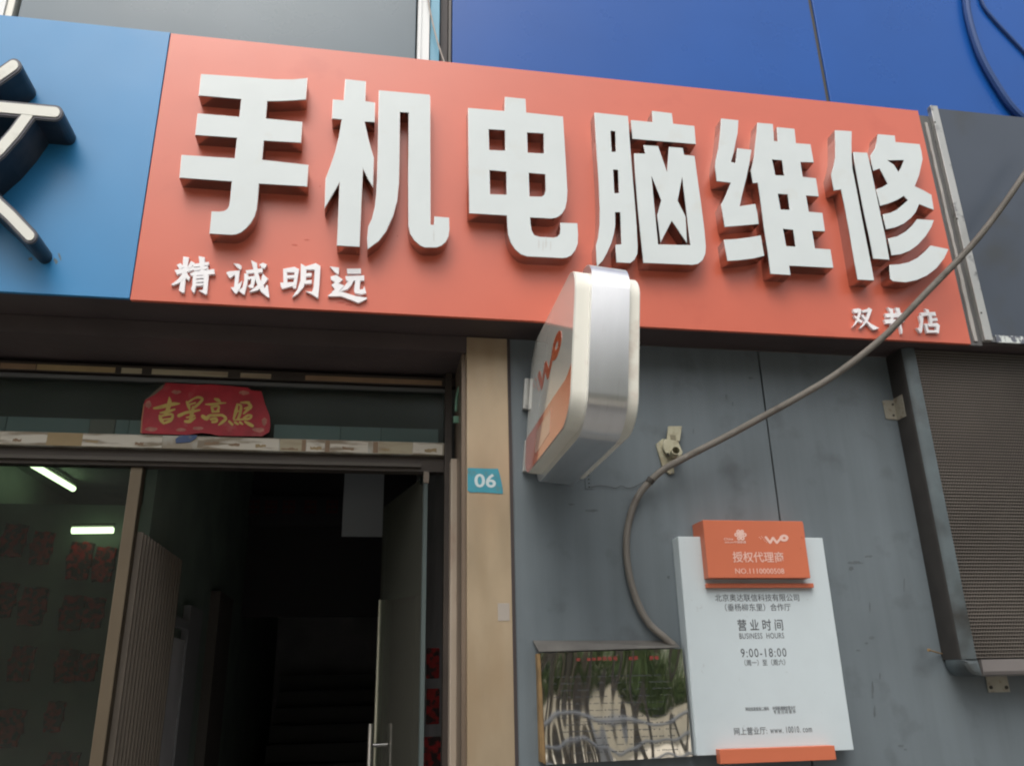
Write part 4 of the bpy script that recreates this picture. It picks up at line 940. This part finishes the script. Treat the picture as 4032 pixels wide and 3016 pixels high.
# door post and ribbed folding panel along the partition
Yp0 = YD+0.42
xq = at(430, 2500, Yp0).x
fg = thing('ribbed_screen', 'brown ribbed folding screen standing along the left side of the stair passage', 'folding screen', (xq+0.05, Yp0+0.1, 0))
xg_ = at(472, 2550, YD+0.14).x
ztop = atx(533, 2092, xg_).z
y0_ = YD+0.14; y1_ = atx(690, 2300, xg_).y
print('SCREEN', xg_, ztop, y0_, y1_)
y1_ = min(y1_, y0_+1.6); nr = 15
MB().box(xg_-0.075, xg_-0.024, Yp0+0.062, YI, 0, z_lin+0.45).build('partition_wall', M['ingreen'], bld)
for i in range(nr):
    yy = y0_+(y1_-y0_)*i/nr; ww = (y1_-y0_)/nr
    MB().prism([(xg_, yy), (xg_+0.03, yy+ww*0.25), (xg_+0.03, yy+ww*0.55), (xg_, yy+ww*0.9), (xg_-0.02, yy+ww*0.9), (xg_-0.02, yy)], 0.0, ztop, 'z').build('slat', M['gate'], fg)
cbt = thing('grey_cabinet', 'tall dim grey framed cabinet beyond the ribbed screen', 'cabinet', (xg_, y1_+0.5, 0))
zc_ = atx(770, 2390, xg_+0.02).z; ya_ = atx(700, 2500, xg_+0.02).y; yb_ = atx(740, 2500, xg_+0.02).y; yc_ = atx(790, 2500, xg_+0.02).y
print('CAB', zc_, ya_, yb_, yc_)
MB().box(xg_-0.02, xg_+0.02, yb_, yc_, 0, zc_).build('frame_upright', M['inframe'], cbt)
MB().box(xg_-0.02, xg_+0.01, y1_+0.02, yb_-0.01, 0, zc_-0.2).build('door_panel', M['indark'], cbt)
zz = atx(720, 2450, xg_+0.02).z
MB().box(xg_-0.02, xg_+0.02, y1_+0.02, yb_-0.002, zz-0.03, zz+0.02).build('top_rail', M['inframe'], cbt)
yd_ = atx(850, 2400, xg_+0.02).y; ye_ = atx(905, 2400, xg_+0.02).y
MB().box(xg_-0.03, xg_+0.04, yd_, min(ye_, YI-0.1), 0, atx(860, 2320, xg_+0.04).z).build('passage_post', mat('passage_post', (0.10, 0.085, 0.075), 0.6), bld)
# stairs going up at the back
stt = thing('staircase', 'dim staircase rising at the back of the passage', 'stairs', (0, 4.6, 0))
for i in range(10):
    MB().box(xg_+0.1, x_col0-0.12, 4.6+i*0.26, 4.6+(i+1)*0.26+0.02, 0.0, 0.17*(i+1)).build('step', M['stair'], stt)
# grey board hanging under the head
a, b = at(1358, 1850, 1.6), at(1505, 2112, 1.6)
tag(MB().box(a.x, b.x, 1.6, 1.62, b.z, a.z+0.2).build('hanging_board', M['ingrey']), 'plain grey board hanging inside the passage beside the glass door', 'board')
rs = thing('red_text_reflection', 'dim dark strip with a row of faint red marks imitating reflected text across the passage', 'sign', at(1150, 2005, 4.1))  # added strip, its red marks imitate a reflection of red lettering
a, b = at(960, 1950, 4.1), at(1345, 2070, 4.1)
MB().box(a.x, b.x, 4.1, 4.13, b.z, a.z).build('strip', mat('reflection_strip', (0.03, 0.027, 0.03), 0.6), rs)
for u in (975, 1045, 1115, 1200, 1285):
    a, b = at(u, 1968, 4.09), at(u+45, 2020, 4.09); w2 = b.x-a.x; h2 = a.z-b.z
    mb = MB()
    for t in (0, 0.4, 0.8): mb.box(a.x, b.x, 4.085, 4.095, b.z+h2*t, b.z+h2*(t+0.16))
    for t in (0.05, 0.45, 0.85): mb.box(a.x+w2*t, a.x+w2*(t+0.12), 4.08, 4.0849, b.z, a.z)
    mb.build('red_mark', mat('red_mark', (0.08, 0.012, 0.014), 0.6), rs)
p = at(1694, 2078, 3.0)
yl = MB(); yl.cyl(p+Vector((-0.04, 0, 0.005)), p+Vector((0.04, 0, -0.005)), 0.022, seg=10)
tag(yl.build('yellow_lamp', M['yellow']), 'tiny yellow lamp glowing deep inside beyond the glass door', 'lamp')
# red blocks standing in for dark red patterns right of the door leaf
for (u, v, w_, h_) in ((1680, 2550, 50, 120), (1680, 2710, 50, 140), (1665, 2900, 70, 120)):
    a, b = at(u, v, 1.2), at(u+w_, v+h_, 1.2)
    tag(MB().box(a.x, b.x, 1.2, 1.22, b.z, a.z, bev=0.006).build('red_packet', M['inred']), 'dark red packet in the gap right of the glass door, %s of the three' % ('topmost' if v < 2600 else 'middle' if v < 2800 else 'lowest'), 'block', 'red blocks beside the glass door')

# ------------------------------------------------------------------ the street behind the camera (seen in reflections)
def make_tree():
    t = thing('street_tree', 'street tree with grey trunk across the road', 'tree', (3.2, -9, 0), 'trees across the road')
    mb = MB(); rnd = random.Random(3)
    pts = [Vector((0.05*math.sin(i*0.9), 0.04*math.cos(i*1.3), i*0.62)) for i in range(9)]
    mb.tube(pts, lambda i: 0.12-0.008*i, 10)
    for k in range(7):
        a = k*0.9; st = pts[5+k % 4]; r_ = 1.3+0.5*rnd.random()
        L_ = [st + Vector((math.cos(a)*r_*q, math.sin(a)*r_*q, q*(1.2+rnd.random()))) for q in (0, 0.3, 0.6, 1.0)]
        mb.tube(L_, lambda i: 0.06-0.014*i, 6)
    tr = link('trunk', mb.me('trunk'), M['bark'], None, True); tr.parent = t
    lv = []; fc = []
    for k in range(26):
        a = rnd.random()*6.28; rr = 1.9*math.sqrt(rnd.random()); c_ = Vector((math.cos(a)*rr, math.sin(a)*rr, 4.9+2.4*rnd.random())); cr = 0.45+0.4*rnd.random()
        for j in range(130):
            d = Vector((rnd.gauss(0, 1), rnd.gauss(0, 1), rnd.gauss(0, 1))).normalized()*cr*(rnd.random()**0.4)
            n = Vector((rnd.gauss(0, 1), rnd.gauss(0, 1), rnd.gauss(0, 1)+0.6)).normalized(); u_ = n.orthogonal().normalized()*0.075; v_ = n.cross(u_)*0.8
            b0 = len(lv); q = c_+d; lv += [q-u_, q-v_, q+u_, q+v_]; fc.append((b0, b0+1, b0+2, b0+3))
    me = D.meshes.new('crown'); me.from_pydata(lv, [], fc); cr_ = link('crown', me, M['leaf']); cr_.parent = t
    return t
tree = make_tree()
for (x_, y_, s_, rz) in ((-3.5, -9.6, 1.05, 1), (3.7, -10.8, 0.8, 5), (2.5, -8.4, 0.6, 4), (3.6, -8.0, 0.62, 1.5), (4.9, -9.2, 0.6, 2.5), (2.9, -9.4, 0.7, 0.2), (4.1, -9.8, 0.65, 3.1), (2.6, -11.6, 0.85, 3), (5.0, -12.6, 0.8, 0.3), (3.0, -12.8, 0.7, 0.8), (0.2, -10.4, 0.95, 2.4), (5.6, -10.0, 1.0, 3.3), (7.4, -12.0, 1.1, 4.4), (2.3, -13.5, 0.9, 0.6), (4.2, -14.2, 0.9, 5.1), (-7, -12, 1.1, 2)):
    c_ = tree.copy(); COL.objects.link(c_); c_.location = (x_, y_, 0); c_.scale = (s_, s_, s_); c_.rotation_euler.z = rz; pass
    for ch in list(tree.children):
        k_ = ch.copy(); COL.objects.link(k_); k_.parent = c_
hg = []; hf = []; rnd = random.Random(5)
for k in range(15000):
    q = Vector((rnd.uniform(-8, 16), rnd.uniform(-20.4, -19.6), 1.0+rnd.random()**1.2*1.5))
    n = Vector((rnd.gauss(0, 1), rnd.gauss(0, 1)+0.6, rnd.gauss(0, 1)+0.5)).normalized(); u_ = n.orthogonal().normalized()*0.09; v_ = n.cross(u_)*0.8
    b0 = len(hg); hg += [q-u_, q-v_, q+u_, q+v_]; hf.append((b0, b0+1, b0+2, b0+3))
me = D.meshes.new('hedge'); me.from_pydata(hg, [], hf); tag(link('hedge', me, M['leaf']), 'leafy green hedge in front of the pale building across the road', 'hedge')
rl = thing('street_railing', 'galvanised street railing with three rails along the road edge', 'railing', (3, -6.6, 0))
for z in (0.35, 0.65, 0.95, 1.25): MB().cyl((-8, -6.6, z), (12, -6.6, z), 0.026, seg=8).build('rail', M['railing'], rl, True)
for i in range(11): MB().cyl((-8+2*i+0.7, -6.6, -0.1), (-8+2*i+0.7, -6.6, 1.2), 0.035, seg=8).build('post', M['railing'], rl, True)
ob_ = thing('opposite_building', 'pale rendered three storey building across the road', 'building', (2, -26, 0))
MB().box(-25, 28, -34, -26, 0, 8.5).build('wall', M['bwall'], ob_)
for fl_ in range(3):
    for i in range(16):
        MB().box(-23+i*3.2, -21.4+i*3.2, -26.03, -25.9, 0.9+fl_*2.8, 2.4+fl_*2.8).build('window', M['bwin'], ob_)

bw = thing('boundary_wall', 'low pale wall in front of the hedge across the road', 'wall', (2, -19.4, 0))
for i in range(12): MB().box(-8+2*i, -6.02+2*i, -19.45, -19.3, 0, 1.25, bev=0.01).build('wall_section', M['bwall'], bw)

# ------------------------------------------------------------------ stains and weathering with shapes of their own
def stain(cx, cy, w_, h_, Y, m, parent, name='stain', tilt=0.0, n=18):
    lp = []
    for j in range(n):
        t = 2*math.pi*j/n; r_ = 0.55+0.45*random.random()
        x_, y_ = w_*math.cos(t)*r_, h_*math.sin(t)*r_
        lp.append((cx+x_+y_*tilt, cy+y_))
    return MB().prism(pxloop(lp, (0, 0), 1, Y), Y, Y+0.0004).build(name, m, parent)
ms1 = mat('wall_grime', (0.098, 0.113, 0.121), 0.6, var=0.2, vscale=20)
for (cx, cy, w_, h_, tl) in ((3368, 2215, 34, 7, 0), (3420, 2190, 22, 5, -0.4), (3352, 2238, 12, 9, 0), (3432, 2510, 14, 8, 0.6), (3412, 2532, 9, 5, 0), (3436, 2720, 5, 46, 0.1), (3444, 2800, 6, 30, 0.2), (3425, 2390, 4, 26, 0),
                         (3548, 2935, 16, 5, 1.5), (3565, 2950, 8, 4, 0), (2956, 1489, 12, 7, 0), (2860, 1562, 5, 14, -0.8), (2885, 1590, 3, 12, -0.6), (2632, 2272, 7, 8, 0), (2330, 2010, 40, 6, 0.4), (2250, 1985, 16, 5, 0), (3380, 2560, 10, 4, 0.3),
                         (3465, 2660, 4, 18, 0), (3560, 2300, 3, 30, 0), (2730, 1700, 3, 14, -0.5)):
    stain(cx, cy, w_, h_, -0.0006, ms1, bld)
ms2 = mat('rain_stain', (0.53, 0.55, 0.54), 0.3)
for (cx, cy, w_, h_) in ((2122, 962, 4, 26), (2138, 970, 3, 30), (2150, 958, 5, 28), (2168, 966, 3, 24), (1708, 930, 3, 28)):
    stain(cx, cy, w_, h_, YL-0.0006, ms2 if h_ > w_ else mat('letter_blotch', (0.60, 0.63, 0.64), 0.2), sgn, 'rain_streak')
ms3 = mat('red_smear', (0.50, 0.07, 0.03), 0.4)
for (cx, cy, w_, h_, tl) in ((1345, 1192, 22, 4, 1.2), (1375, 1200, 16, 4, 1.5), (1240, 1165, 12, 7, 1), (1025, 1160, 12, 8, 1), (1160, 965, 14, 4, 1.2), (1208, 945, 12, 3, 1), (1000, 880, 3, 5, 0), (1565, 930, 3, 4, 0), (1240, 1150, 4, 4, 0), (1260, 735, 3, 4, 0)):
    stain(cx, cy, w_, h_, YB-0.0006, ms3, sgn, 'smear', tl)
ms4 = mat('rust_drip', (0.10, 0.15, 0.18), 0.6)
for (cx, cy, w_, h_, tl) in ((120, 1020, 12, 8, 0), (220, 1028, 10, 14, 0.3), (235, 1010, 5, 18, 0.3)):
    stain(cx, cy, w_, h_, YB+0.0012, ms4, bs, 'smear', tl)
